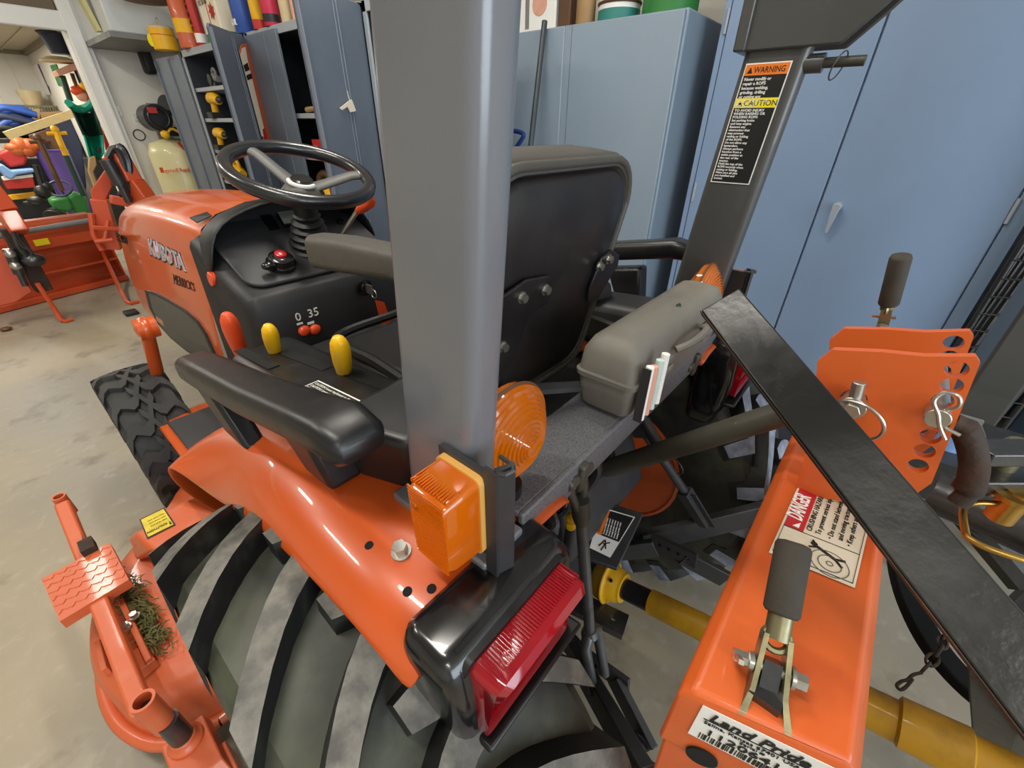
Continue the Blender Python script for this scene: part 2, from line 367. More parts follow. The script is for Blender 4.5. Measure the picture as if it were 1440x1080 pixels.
# open slate cabinets further on
K = 1.15
zk = lambda z: CAMH+(z-CAMH)*K
CX, CZ = 1.45*K, zk(1.83)
def open_cabinet(y0, y1, label, n, shelves, left_closed=0):
    y0 *= K; y1 *= K; shelves = [zk(z) for z in shelves]
    c = thing('open_cabinet', label, 'cabinet', (CX+.22, (y0+y1)/2, 0))
    mb = MB(); t_ = .018; b = CX+.46
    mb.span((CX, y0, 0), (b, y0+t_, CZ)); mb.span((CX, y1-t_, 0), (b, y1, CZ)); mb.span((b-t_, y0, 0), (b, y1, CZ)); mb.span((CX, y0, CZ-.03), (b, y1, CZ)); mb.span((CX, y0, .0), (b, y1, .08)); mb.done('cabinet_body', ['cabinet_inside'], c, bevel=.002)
    mb = MB(); mb.span((CX-.012, y0, CZ-.045), (CX, y1, CZ)); mb.span((CX-.012, y0, 0), (CX, y0+.03, CZ)); mb.span((CX-.012, y1-.03, 0), (CX, y1, CZ)); mb.span((CX-.01, y0, CZ-.001), (b, y1, CZ+.002)); mb.done('face_frame', 'cabinet_edge', c, bevel=.002)
    for z in shelves: mb = MB(); mb.span((CX+.01, y0+t_, z-.03), (b-t_, y1-t_, z)); mb.done('shelf', 'cabinet_edge', c, bevel=.003)
    return c
def leaf(c, hx, hy, fx, fy, rib=-1, zt=CZ-.02, label=None):
    a = V((hx, hy, 0)); b = V((fx*K, fy*K, 0)); d = (b-a); L_ = d.length; d.normalize(); n = V((-d.y, d.x, 0))
    n = n if n.dot(-a) > 0 else -n
    q = lambda u, v, w_: a+d*u+n*v+V((0, 0, w_))
    mb = MB(); P = [(0, .06), (.02, zt-.02), (.02, zt), (L_-.03, zt), (L_, zt-.03), (L_, .06)]
    mb.prism([q(u, 0, z) for u, z in ((0, .06), (0, zt-.01), (.02, zt), (L_-.02, zt), (L_, zt-.02), (L_, .06))], n*.016)
    for u in (L_*.42, L_*.47): mb.hexa([q(u-.004, .016, .1), q(u+.004, .016, .1), q(u+.004, .022, .1), q(u-.004, .022, .1)], [q(u-.004, .016, zt-.02), q(u+.004, .016, zt-.02), q(u+.004, .022, zt-.02), q(u-.004, .022, zt-.02)])
    mb.hexa([q(L_-.014, .0, .06), q(L_, .0, .06), q(L_, .034, .06), q(L_-.014, .034, .06)], [q(L_-.014, 0, zt-.02), q(L_, 0, zt-.02), q(L_, .034, zt-.02), q(L_-.014, .034, zt-.02)])
    o = mb.done('door', 'cabinet_slate', c, bevel=.003); return o, q
shA = [at(285, 98, X=CX+.2).z, at(300, 128, X=CX+.2).z, at(310, 163, X=CX+.2).z, at(322, 203, X=CX+.2).z, .55, .25]
cA = open_cabinet(3.36, 4.53, 'dark slate cabinet with open door and yellow tools, left end of row', 1, [1.60, 1.40, 1.18, .95, .62, .3])
oA, _ = leaf(cA, CX-.01, 4.55*K, 1.41, 5.02)
oB, qB = leaf(cA, CX-.01, 3.37*K, 1.13, 3.06)
cB = open_cabinet(2.13, 3.34, 'dark slate cabinet with red case on shelf, second of the row', 2, [1.42, 1.20, .92, .55, .25])
mb = MB(); mb.span((CX-.03, 2.92*K, .06), (CX-.012, 3.33*K, CZ-.02)); mb.span((CX-.034, 3.06*K, .08), (CX-.03, 3.075*K, CZ-.04)); mb.done('door', 'cabinet_slate', cB, bevel=.003)
oC, qC = leaf(cB, CX-.01, 2.13*K, 1.06, 1.99, zt=CZ-.01)
cC = open_cabinet(1.60, 2.10, 'dark slate cabinet half hidden behind the grey roll bar post', 3, [1.4, 1.05, .7, .35])
# chainsaw bar sleeve on the folded-back door
a = at(343, 62, X=1.26*K); b = at(378, 192, X=1.26*K)
def ondoor(x, y, k=.03): return ray_plane(x, y, qB(.2, k, 1.2), (qB(.2, 1, 1.2)-qB(.2, 0, 1.2)))
sv = thing('saw_bar_sleeve', 'orange and white cardboard saw bar sleeve hung on slate door', 'sleeve', tuple(ondoor(360, 130)))
nB = (qB(.2, 1, 1.2)-qB(.2, 0, 1.2)).normalized()
mb = MB(); mb.prism([ondoor(*p) for p in ((336, 72), (338, 64), (343, 61), (348, 62), (352, 68), (384, 196), (370, 196))], nB*.006); mb.done('sleeve_card', 'orange_deck', sv, bevel=.001)
mb = MB(); mb.mi = 0; mb.prism([ondoor(*p, .037) for p in ((338, 78), (340, 68), (345, 66), (348, 84), (374, 192), (368, 192))], nB*.001); mb.mi = 1; mb.prism([ondoor(*p, .0385) for p in ((369, 182), (372, 180), (376, 196), (372, 196))], nB*.001)
mb.mi = 1; xs = ondoor(346, 80, .0385)
mb.mi = 2; mb.prism([ondoor(*p, .0385) for p in ((342, 92), (348, 88), (351, 98), (345, 101))], nB*.001); mb.prism([ondoor(*p, .0385) for p in ((346, 106), (353, 103), (355, 110), (348, 113))], nB*.001); mb.done('sleeve_print', ['cream', 'c_red', 'ink'], sv)
# tag hanging on the third door
def onC(x, y, k=.03): return ray_plane(x, y, qC(.2, k, 1.2), (qC(.2, 1, 1.2)-qC(.2, 0, 1.2)))
nC = (qC(.2, 1, 1.2)-qC(.2, 0, 1.2)).normalized()
mb = MB(); mb.prism([onC(*p) for p in ((477, 152), (490, 142), (494, 140), (500, 156), (492, 158), (488, 150), (480, 155))], nC*.004); mb.tube([onC(488, 128), onC(490, 135), onC(492, 142)], .002, 6)
tag(mb.done('paper_tag', 'cream'), 'crumpled white tag hanging from open slate cabinet door', 'tag')

# ------------------------------------------------------------------ things in and on the cabinets
def place_tool(name, label, cat, p, s, cols, kind='drill', group=None):
    p = V(p); t = thing(name, label, cat, p, group)
    if kind == 'drill':
        mb = MB(); mb.tube([p+V((-.02, -.07*s, .10*s)), p+V((-.02, -.02*s, .115*s)), p+V((-.02, .05*s, .115*s)), p+V((-.02, .085*s, .11*s))], [.024*s, .036*s, .036*s, .026*s], 12); mb.tube([p+V((-.02, .03*s, .10*s)), p+V((-.02, .045*s, .03*s))], [.02*s, .022*s], 10); mb.done('tool_body', cols[0], t, angle=60)
        mb = MB(); mb.cyl(p+V((-.02, -.07*s, .105*s)), p+V((-.02, -.13*s, .105*s)), .02*s, .012*s); mb.span(p+V((-.06*s, .0, 0)), p+V((.03*s, .09*s, .035*s))); mb.done('chuck_and_battery', cols[1], t)
    else:
        mb = MB(); mb.tube([p+V((0, -.08*s, .06*s)), p+V((0, .0, .075*s)), p+V((0, .07*s, .06*s))], [.03*s, .05*s, .035*s], 12); mb.torus(p+V((0, 0, .11*s)), (1, 0, 0), .045*s, .014*s, 20, 8); mb.done('tool_body', cols[0], t, angle=60)
        mb = MB(); mb.span(p+V((-.05*s, -.08*s, 0)), p+V((.05*s, .08*s, .035*s))); mb.lathe(p+V((-.06*s, .02*s, .06*s)), (1, 0, 0), [(0, .05*s), (.02*s, .05*s)], 18); mb.done('motor_base', cols[1], t)
    return t
def shelfp(x, y, z, dx=.06): return V((CX+dx, at(x, y, X=CX+dx).y, zk(z)))
place_tool('power_drill', 'yellow and black drill on the second shelf of the leftmost slate cabinet', 'drill', shelfp(300, 122, 1.40), 1.3, ('c_yellow', 'c_black'))
place_tool('power_drill', 'yellow and black cordless tool on the third shelf of the leftmost slate cabinet', 'drill', shelfp(302, 152, 1.18), 1.2, ('c_yellow', 'c_black'))
place_tool('circular_saw', 'yellow and black saw on the fourth shelf of the leftmost slate cabinet', 'saw', shelfp(322, 196, .95), 1.2, ('c_yellow', 'c_black'), 'saw')
place_tool('jigsaw', 'clear plastic and grey tool on the top shelf of the leftmost slate cabinet', 'tool', shelfp(298, 92, 1.60), .8, ('c_grey', 'c_black'), 'saw')
q = shelfp(444, 152, 1.20); mb = MB(); mb.span(q+V((-.04, -.10, 0)), q+V((.12, .07, .10))); mb.mi = 1; mb.text('M', .05, q+V((-.0405, .05, .03)), (0, -1, 0), (0, 0, 1)); tag(mb.done('tool_case', ['c_red', 'label_white'], bevel=.006), 'red tool case on the shelf of the second slate cabinet', 'case')
q = shelfp(436, 112, 1.42); mb = MB(); mb.tube([q+V((-.02, .08, .02)), q+V((-.02, -.06, .03))], [.018, .012], 10); mb.span(q+V((-.03, -.12, .0)), q+V((.02, -.05, .03))); tag(mb.done('hand_plane', 'c_tan'), 'small wooden tool on the upper shelf of the second slate cabinet', 'tool')
q = shelfp(442, 180, .92); mb = MB(); mb.torus(q+V((.02, .02, .14)), (1, .3, 0), .06, .028, 26, 10); tag(mb.done('wire_coil', 'c_brown'), 'brown coil hanging under the red case in second slate cabinet', 'coil')
place_tool('angle_grinder', 'yellow grinder pair standing under the brown coil in second slate cabinet', 'grinder', shelfp(448, 205, .92, .05), 1.0, ('c_yellow', 'c_black'), 'saw')
# cans and bottles on top
def can(px0, px1, pyb, zt, cols, name, label, cat, shape='round', X=CX+.12, zb=CZ+.002, print_=None, dx=0):
    m_ = at((px0+px1)/2, pyb, X=X); w_ = (px1-px0)*fwd.dot(m_-V((0, 0, CAMH)))/FPX/1.12; c = V((X, m_.y, zb)); t = thing(name, label, cat, c)
    h = zt
    if shape == 'box':
        w_ *= 1.25
        mb = MB(); mb.span(c+V((-.05, -w_/2, 0)), c+V((.05, w_/2, h))); body = mb.done('can_body', cols[0], t, bevel=.008, seg=3)
    else:
        mb = MB(); r = w_/2; mb.lathe(c, (0, 0, 1), [(0, r*.96), (.004, r), (h*.93, r), (h*.95, r*.94), (h, r*.5), (h, r*.4)], 26); body = mb.done('can_body', cols[0], t)
    return t, body, c, w_, h
def band(t, c, w_, z0, z1, m, shape, nm='label_band'):
    mb = MB()
    if shape == 'box': mb.span(c+V((-.0515, -w_/2-.0015, z0)), c+V((.0515, w_/2+.0015, z1)))
    else: mb.lathe(c+V((0, 0, z0)), (0, 0, 1), [(0, w_/2+.0012), (z1-z0, w_/2+.0012)], 26)
    mb.done(nm, m, t)
t, b_, c, w_, h = can(219, 252, 71, .16, ('c_yellow',), 'oil_can', 'round yellow can with dark lid and wire handle above the leftmost slate door', 'can', X=1.40*K, zb=zk(1.838))
band(t, c, w_, .10, .105, 'c_red', 'round'); mb = MB(); mb.lathe(c+V((0, 0, .148)), (0, 0, 1), [(0, w_/2*1.0), (.012, w_/2*1.02), (.02, w_/2*.9), (.022, .01)], 26); mb.tube(bez([c+V((0, -.03, .165)), c+V((0, -.03, .20)), c+V((0, .0, .225)), c+V((0, .04, .215)), c+V((0, .05, .17))], 4), .004, 6); mb.done('can_lid', 'c_beige', t)
mb = MB(); mb.lathe(c+V((-w_/2*.98, .01, .065)), (-1, -.25, 0), [(0, .045), (.006, .045), (.006, .001)], 22); mb.done('can_emblem', 'label_yellow', t)
t, b_, c, w_, h = can(253, 283, 60, .36, ('orange_deck',), 'fuel_bottle', 'tall orange bottle with yellow band on top of the slate cabinet', 'bottle', X=1.47*K); band(t, c, w_, .10, .19, 'c_yellow', 'round')
t, b_, c, w_, h = can(276, 291, 56, .34, ('c_red',), 'spray_can', 'slim red can with black and white lettering next to the orange bottle', 'can', X=1.5*K); band(t, c, w_, .03, .09, 'label_white', 'round'); mb = MB(); 
for i, ch in enumerate('SPRAY'): mb.text(ch, .045, c+V((-w_/2-.004, .012, .28-i*.045)), (0, -1, 0), (0, 0, 1), ext=.002)
mb.done('can_lettering', 'ink', t)
t, b_, c, w_, h = can(287, 338, 52, .38, ('cream',), 'antifreeze_can', 'cream rectangular can with red leaf and green base on slate cabinet', 'can', 'box', X=1.50*K); band(t, c, w_, 0, .055, 'c_green', 'box'); band(t, c, w_, .30, .38, 'c_red', 'box', 'top_band')
mb = MB(); pl = []
for i in range(14): a = 2*math.pi*i/14; r = (.055 if i % 2 == 0 else .028); pl.append(c+V((-.056, -w_*.24+r*math.cos(a), .17+r*math.sin(a))))
mb.prism(pl, (-.001, 0, 0)); mb.span(c+V((-.0535, .004, .055)), c+V((-.052, .010, .30))); mb.done('leaf_emblem', 'c_red', t)
mb = MB(); mb.text('FS 50 80', .045, c+V((-.054, w_*.42, .22)), (0, -1, 0), (0, 0, 1), ext=.001); mb.done('can_lettering', 'c_brown', t)
t, b_, c, w_, h = can(332, 360, 44, .33, ('c_blue',), 'oil_can', 'blue oil can with pale top between cream and yellow cans', 'can', X=1.47*K); band(t, c, w_, .24, .30, 'c_beige', 'round'); mb = MB(); mb.text('OIL', .05, c+V((-w_/2-.003, .035, .04)), (0, -1, 0), (0, 0, 1), ext=.002); mb.done('can_lettering', 'label_white', t)
t, b_, c, w_, h = can(357, 378, 40, .34, ('c_yellow',), 'oil_can', 'yellow and red oil can between the blue and pink cans', 'can', X=1.47*K); band(t, c, w_, 0, .05, 'c_red', 'round')
t, b_, c, w_, h = can(372, 396, 36, .32, ('c_magenta',), 'oil_can', 'pink can with round cream emblem beside the yellow and red can', 'can', X=1.47*K); band(t, c, w_, .02, .06, 'c_black', 'round'); mb = MB(); mb.lathe(c+V((-w_/2*.98, .0, .19)), (-1, 0, 0), [(0, .05), (.008, .05), (.008, .001)], 22); mb.done('can_emblem', 'cream', t)
t, b_, c, w_, h = can(396, 414, 30, .34, ('c_beige',), 'oil_bottle', 'pale beige bottle near the red jug on slate cabinet', 'bottle', X=1.50*K)
t, b_, c, w_, h = can(388, 398, 32, .33, ('c_red',), 'oil_jug', 'narrow dark red jug squeezed between pink can and beige bottle', 'jug', 'box', X=1.56*K)
t, b_, c, w_, h = can(411, 426, 27, .33, ('c_pink',), 'oil_bottle', 'pink and white bottle at the right end of the can row', 'bottle', X=1.50*K)
t, b_, c, w_, h = can(468, 492, 6, .2, ('c_green',), 'seed_can', 'green can on the slate cabinet behind the large open door', 'can', X=1.6*K); band(t, c, w_, .05, .12, 'cream', 'round')
# on the wide cabinet
X = LXF+.13
t, b_, c, w_, h = can(722, 790, 38, .42, ('label_white',), 'jug_carton', 'white carton with pink circle on top of the wide cabinet', 'carton', 'box', X=X, zb=ztop_+.001)
mb = MB(); mb.lathe(c+V((-.0515, -.05, .13)), (-1, 0, 0), [(0, .055), (.002, .055), (.002, .001)], 26); mb.done('carton_emblem', 'c_pink', t); mb = MB(); mb.span(c+V((-.053, .03, .02)), c+V((-.051, .06, .3))); mb.done('carton_barcode', 'c_grey', t)
t, b_, c, w_, h = can(790, 808, 30, .40, ('c_brown',), 'wooden_box', 'dark brown box between white carton and bagged bundle', 'box', 'box', X=X, zb=ztop_+.001)
t, b_, c, w_, h = can(808, 838, 28, .36, ('c_tan',), 'paper_bag', 'crumpled brown bag on the wide cabinet beside the green buckets', 'bag', X=X, zb=ztop_+.001)
t, b_, c, w_, h = can(838, 902, 22, .30, ('label_white',), 'paint_bucket', 'white and teal paint bucket on the wide cabinet', 'bucket', X=X+.05, zb=ztop_+.001); band(t, c, w_, .0, .055, mat('teal', '2E7F76', .5), 'round'); mb = MB(); mb.torus(c+V((0, 0, .085)), (0, 0, 1), w_/2, .008, 30, 8); mb.done('bucket_rim', 'c_brown', t)
t, b_, c, w_, h = can(900, 985, 10, .30, ('c_green',), 'paint_bucket', 'bright green bucket at the right end of the wide cabinet', 'bucket', X=X+.08, zb=ztop_+.001); mb = MB(); mb.torus(c+V((0, 0, .10)), (0, 0, 1), w_/2, .008, 30, 8); mb.done('bucket_rim', 'c_green', t)
# broom handle and snow shovel leaning on the wide cabinet
a = at(766, 30, X=LXF-.02); b = at(744, 225, X=LXF-.25); e = b+(b-a)*1.1; e.z = .02
mb = MB(); mb.tube([a, a.lerp(b, .5), b, V((b.x-.18, b.y+.05, .02))], .017, 12); tag(mb.done('pole', mat('pole_grey', '3B4146', .45)), 'dark pole leaning against the wide blue-grey cabinet', 'pole')
sh = thing('shovel', 'snow shovel with blue plastic handle behind the black seat', 'shovel', (LXF-.25, at(725, 200, X=LXF-.15).y, 0))
f = lambda x, y: at(x, y, X=LXF-.10)
mb = MB(); mb.tube(bez([f(718, 214), f(714, 195), f(713, 186), f(722, 184), f(734, 187), f(736, 192), f(727, 206), f(717, 222), f(716, 230)], 5), .014, 10); mb.done('shovel_grip', 'c_blue', sh)
p = f(717, 226); mb = MB(); mb.tube([p, p+V((-.02, .02, -.12))], .016, 10); mb.tube([p+V((-.02, .02, -.12)), V((LXF-.22, p.y+.1, .25))], .014, 10); mb.done('shovel_shaft', 'label_white', sh)
mb = MB(); q = V((LXF-.22, p.y+.1, .25)); mb.hexa([q+V((-.02, -.2, -.24)), q+V((-.02, .2, -.24)), q+V((0, .2, .1)), q+V((0, -.2, .1))], [q+V((-.03, -.2, -.24)), q+V((-.03, .2, -.24)), q+V((-.01, .2, .1)), q+V((-.01, -.2, .1))]); mb.done('shovel_blade', 'c_blue', sh)

# ------------------------------------------------------------------ right edge: wire rack, column
rk = thing('wire_rack', 'black wire rack standing between blue cabinet and dark column', 'rack', (2.72, y_r-.3, 0))
ra, rb_ = at(1398, 395, X=2.7).y, at(1440, 420, X=2.7).y-.05
ra = y_r-.075; rb_ = ra-.30
mb = MB()
for y in (ra, rb_): mb.cyl((2.74, y, 0), (2.74, y, 1.75), .012); mb.cyl((3.05, y, 0), (3.05, y, 1.75), .012)
mb.done('rack_frame', 'steel_black', rk)
mb = MB()
for k in range(16):
    y = ra-(ra-rb_)*(k+.5)/16; mb.tube([(2.74+.01*(k % 3), y+.03, .05), (2.75, y, .9), (2.74, y-.03, 1.7)], .006+.004*(k % 3 == 0), 5)
for k in range(20): z = .1+k*.08; mb.cyl((2.73, ra, z), (2.73, rb_, z+.04), .004, n=5)
mb.done('rack_wire', 'steel_black', rk)
mb = MB(); mb.span((3.06, rb_-.05, 0), (3.08, ra, 1.7)); mb.done('rack_back', 'steel_black', rk)
cxp = 2.15; ca, cb_ = at(1404, 483, X=cxp).y, at(1413, 575, X=cxp).y
mb = MB(); mb.span((cxp, cb_-.01, 0), (cxp+.22, ca, 2.4)); tag(mb.done('steel_column', 'rops_dark', bevel=.01), 'wide dark grey upright column at the right edge before cabinets', 'column')
sb = thing('spray_bottle', 'spray bottle with white trigger head behind the orange hitch plates', 'bottle', tuple(at(1362, 600, X=1.5*K)))
f = lambda x, y: at(x, y, X=1.5*K); 
q = f(1358, 592)
mb = MB(); mb.tube([q+V((0, .0, -.10)), q+V((0, 0, -.04)), q+V((0, 0, -.02)), q], [.04, .038, .015, .012], 16); mb.done('bottle_body', 'c_sky', sb); mb = MB(); mb.span(q+V((-.008, -.035, 0)), q+V((.008, .02, .016))); mb.bar(q+V((0, -.03, .0)), q+V((0, -.055, -.035)), .01, .012); mb.done('trigger_head', 'c_grey', sb)
bt = thing('work_bench', 'low dark bench behind the quick hitch carrying the spray bottle', 'bench', (q.x, q.y-.1, 0))
zt_ = q.z-.10
mb = MB(); mb.span((q.x-.12, q.y-.35, zt_-.03), (q.x+.25, q.y+.10, zt_)); mb.done('bench_top', 'steel_dark', bt)
for dx in (-.1, .23):
    for dy in (-.33, .08): mb = MB(); mb.span((q.x+dx-.02, q.y+dy-.02, 0), (q.x+dx+.02, q.y+dy+.02, zt_-.03)); mb.done('leg', 'steel_dark', bt)
# black mat on the floor by the right rear tyre
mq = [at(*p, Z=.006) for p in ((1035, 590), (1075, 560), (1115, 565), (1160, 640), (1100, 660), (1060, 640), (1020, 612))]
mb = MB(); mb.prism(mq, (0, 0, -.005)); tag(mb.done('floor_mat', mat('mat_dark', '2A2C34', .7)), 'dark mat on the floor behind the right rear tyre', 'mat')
# ------------------------------------------------------------------ tractor
XC = .62
def mx(p): return V((2*XC-p[0], p[1], p[2]))
tractor = thing('tractor', 'orange compact tractor with folding roll bar, black seat and worn lug tyres', 'tractor', (XC, 1.0, 0))
T = tractor

def tyre(name, cx, cy, R_, w_, rim, nl, lh, lw, sweep, mats, out, flip=1, zig=0, parent=T):
    """lathe carcass plus moulded lugs, axis along X; out=-1 when the outer side faces -X"""
    mb = MB(); h = w_/2; rb = R_-lh
    prof = [(-h*.78, rim), (-h*.94, rim+.25*(rb-rim)), (-h*1.0, rim+.55*(rb-rim)), (-h*.99, rim+.82*(rb-rim)), (-h*.955, rb-.014), (-h*.86, rb-.003), (-h*.5, rb+.001), (0, rb+.004)]
    prof += [(-a, r) for a, r in prof[-2::-1]]
    mb.lathe((cx, cy, R_), (1, 0, 0), prof, 72)
    P = lambda x, a, r: V((cx+x, cy+r*math.sin(a), R_+r*math.cos(a)))
    for side in (-1, 1):
        for k in range(nl):
            a0 = 2*math.pi*(k+((.37 if not zig else .5) if side*flip > 0 else 0))/nl; path = []; n = 9
            for i in range(n):
                s = -.27+1.25*i/(n-1); q = max(s, 0)
                ang = a0 - flip*sweep*(.18*s+.82*q**1.7)
                if zig: ang = a0 - flip*sweep*(s + zig*math.sin(s*math.pi*2.0)*.35)
                r_top = R_ - .012*q**3; path.append((side*s*h*1.0, ang, r_top, rb-.012-.02*max(0, q-.8)))
            hw = lw/2/R_; A = []; 
            last = path[-1]; path.append((side*h*1.015, last[1]-flip*sweep*.06, R_-lh*1.9, rb-.05))
            for i, (x, a, rt, rb_) in enumerate(path):
                f = (.75 if i == 0 else 1)
                A.append(mb.pts([P(x, a-hw*1.35*f, rb_), P(x, a-hw*f*.95, rt), P(x, a+hw*f*.95, rt), P(x, a+hw*1.35*f, rb_)]))
            for p, q in zip(A, A[1:]):
                mb.mi = len(mats)-1 if len(mats) > 2 else 0; mb.face((p[0], p[1], q[1], q[0])); mb.face((p[2], p[3], q[3], q[2]))
                mb.mi = 1; mb.face((p[1], p[2], q[2], q[1]))
            mb.mi = len(mats)-1 if len(mats) > 2 else 0; mb.face(A[0]); mb.face(A[-1][::-1])
    return mb.done(name, mats, parent, angle=30)

# wheels: tyre and painted rim of each wheel
RR, RY = .452, .415
for sx in (-1, 1):
    cx = .115 if sx < 0 else 2*XC-.115
    t = tyre('rear_tyre', cx, RY, RR, .32, .215, 20, .038, .045, .31, ['rubber', 'rubber_worn', 'rubber_black'] if sx < 0 else ['rubber', 'rubber_chalk', 'rubber_black'], sx, 1)
    mb = MB(); mb.lathe((cx, RY, RR), (1, 0, 0), [(-.125, .225), (-.13, .21), (-.1, .195), (-.03*sx-.02, .18), (sx*.05, .1), (sx*.05, .001)], 40)
    mb.lathe((cx, RY, RR), (1, 0, 0), [(.125, .225), (.13, .21), (.1, .195), (.0, .18), (sx*.051, .1), (sx*.051, .001)], 40)
    mb.done('rear_rim', 'orange_paint', T)
    fx = .105 if sx < 0 else 2*XC-.105
    tyre('front_tyre', fx, 1.93, .29, .20, .165, 17, .02, .043, .36, ['rubber_front', 'rubber_front'], sx, 1, zig=.9)
    mb = MB(); mb.lathe((fx, 1.93, .29), (1, 0, 0), [(-.088, .175), (-.095, .165), (-.06, .14), (sx*.04, .09), (sx*.04, .001)], 36)
    mb.lathe((fx, 1.93, .29), (1, 0, 0), [(.088, .175), (.095, .165), (.06, .14), (sx*.041, .09), (sx*.041, .001)], 36)
    mb.done('front_rim', 'orange_paint', T)
mb = MB(); mb.cyl((.2, 1.93, .29), (1.04, 1.93, .29), .045); mb.span((.5, 1.83, .25), (.74, 2.03, .42)); mb.cyl((.2, RY, RR), (1.04, RY, RR), .07); mb.done('axle', 'steel_dark', T)
mb = MB(); mb.span((.44, .36, .36), (.80, 1.2, .80)); mb.span((.5, 1.2, .34), (.74, 1.75, .62)); mb.span((.46, .28, .36), (.78, .40, .72)); mb.done('transmission_housing', 'steel_dark', T, bevel=.02)

# hood ------------------------------------------------------------
def hood_sec(y, zt, sc_, drop=0):
    half = [(-.29, .60), (-.286, .76), (-.262, .93), (-.236, 1.05), (-.215, 1.085), (-.17, 1.115), (-.09, 1.14), (0, 1.148)]
    pts = [(a*sc_, (z-1.148)*(1 if z > 1 else 1-drop)+zt) for a, z in half]; pts += [(-a, z) for a, z in pts[-2::-1]]
    return [V((XC+a, y, z)) for a, z in pts]
mb = MB(); mb.grid([hood_sec(1.53, 1.155, 1.0), hood_sec(1.85, 1.15, 1.02), hood_sec(2.25, 1.13, 1.03), hood_sec(2.60, 1.09, 1.0), hood_sec(2.82, 1.05, .96, .05), hood_sec(2.93, .99, .88, .12), hood_sec(2.98, .90, .75, .25), hood_sec(2.99, .80, .5, .4)])
hood = mb.done('hood', 'orange_paint', T, sub=2, angle=60, solid=.006)
# side vent, lettering: laid onto the hood skin
hskin = skin(hood)
def hood_hit(x, y, k=.002): return hskin(x, y, k)[0] or at(x, y, X=XC-.29)
vp = [(206, 408), (219, 411), (236, 420), (262, 436), (280, 452), (292, 470), (304, 497), (300, 512), (285, 508), (262, 494), (240, 476), (222, 456), (212, 432)]
cpx = (sum(p[0] for p in vp)/len(vp), sum(p[1] for p in vp)/len(vp))
def ringat(s_, k): return [hood_hit(cpx[0]+(x-cpx[0])*s_, cpx[1]+(y-cpx[1])*s_, k) for x, y in vp]
mb = MB(); mb.rings([ringat(1.0, -.002), ringat(1.0, .007), ringat(.93, .007), ringat(.92, .004)], True, False, False); vent = mb.done('vent_frame', 'dash_plastic', hood)
mb = MB(); mb.rings([ringat(.92, .004), ringat(.5, .006), ringat(.05, .006)], True, False, True); mb.done('vent_mesh', mat('vent_mesh', '55544C', .6, bump=(500, 1.0, .002)), hood)
def hood_txt(s_, quad, m, name, bold=0, lift=.003, ext=.0012):
    mb = MB(); mb.text(s_, 1, (0, 0, 0), (1, 0, 0), (0, 1, 0), ext=.01, bold=bold, lift=0)
    w0 = max(v.co.x for v in mb.bm.verts); h0 = max(v.co.y for v in mb.bm.verts); TL, TR, BR, BL = quad
    for v in mb.bm.verts:
        u, q = v.co.x/w0, v.co.y/h0
        X_ = (BL[0]*(1-u)+BR[0]*u)*(1-q)+(TL[0]*(1-u)+TR[0]*u)*q; Y_ = (BL[1]*(1-u)+BR[1]*u)*(1-q)+(TL[1]*(1-u)+TR[1]*u)*q
        v.co = hood_hit(X_, Y_, lift if v.co.z > 0 else .0005)
    return mb.done(name, m, hood)
hood_txt('KUBOTA', ((207.5, 333), (257.5, 357), (262.5, 382), (211.5, 358)), 'ink', 'lettering_outline', bold=.05, lift=.0018)
hood_txt('KUBOTA', ((208, 334), (257, 358), (262, 381), (212, 357)), 'chrome_letter', 'brand_lettering', bold=.018, lift=.004)
hood_txt('B2650', ((163, 327), (179, 333), (180, 344), (164, 338)), 'ink', 'model_lettering', bold=.015, lift=.0015)
hood_txt("MERRICK'S", ((243, 384), (273, 398), (275, 410), (245, 399)), 'ink', 'dealer_lettering', lift=.0015)
mb = MB()
q = [at(268, 309, Z=1.112), at(278, 316, Z=1.10), at(299, 306, Z=1.118), at(292, 301, Z=1.125)]
mb.prism([p+V((0, 0, .004)) for p in q], (0, 0, .003)); mb.done('hood_vent', 'label_black', hood)

# dash ------------------------------------------------------------
mb = MB()
prof = [(1.535, .50), (1.535, 1.085), (1.47, 1.06), (1.40, 1.02), (1.30, .985), (1.225, .962), (1.205, .93), (1.21, .70), (1.24, .50)]
def dsec(x, dx, f): return [V((x, y, z)) for y, z in prof]
secs = []
for x, ins in ((-.272, .03), (-.262, .012), (-.235, 0), (.235, 0), (.262, .012), (.272, .03)):
    secs.append([V((XC+x*(1 if z > .9 else 1.06), y+(ins if y < 1.5 else 0), z-(ins if z > .9 else 0))) for y, z in prof])
mb.rings(secs); dash = mb.done('dash_console', 'dash_plastic', T, bevel=.008, seg=2)
# instrument hood / visor
mb = MB()
def arch(y, s, zt, zb):
    half = [(-.262, zb), (-.250, 1.04), (-.228, 1.095), (-.18, 1.13), (-.09, 1.155), (0, 1.163)]
    pts = [(a*s, z+(zt if z > 1.0 else 0)) for a, z in half]; pts += [(-a, z) for a, z in pts[-2::-1]]
    return [V((XC+a, y, z)) for a, z in pts]
mb.poly(arch(1.525, 1.0, .002, .96)); mb.done('dash_bulkhead', 'dash_plastic', dash); mb = MB()
mb.grid([arch(1.55, .985, -.012, .98), arch(1.49, 1.02, .004, .98), arch(1.39, 1.03, .010, 1.0)]); mb.done('instrument_visor', 'dash_plastic', dash, solid=.016, sub=1, angle=60)
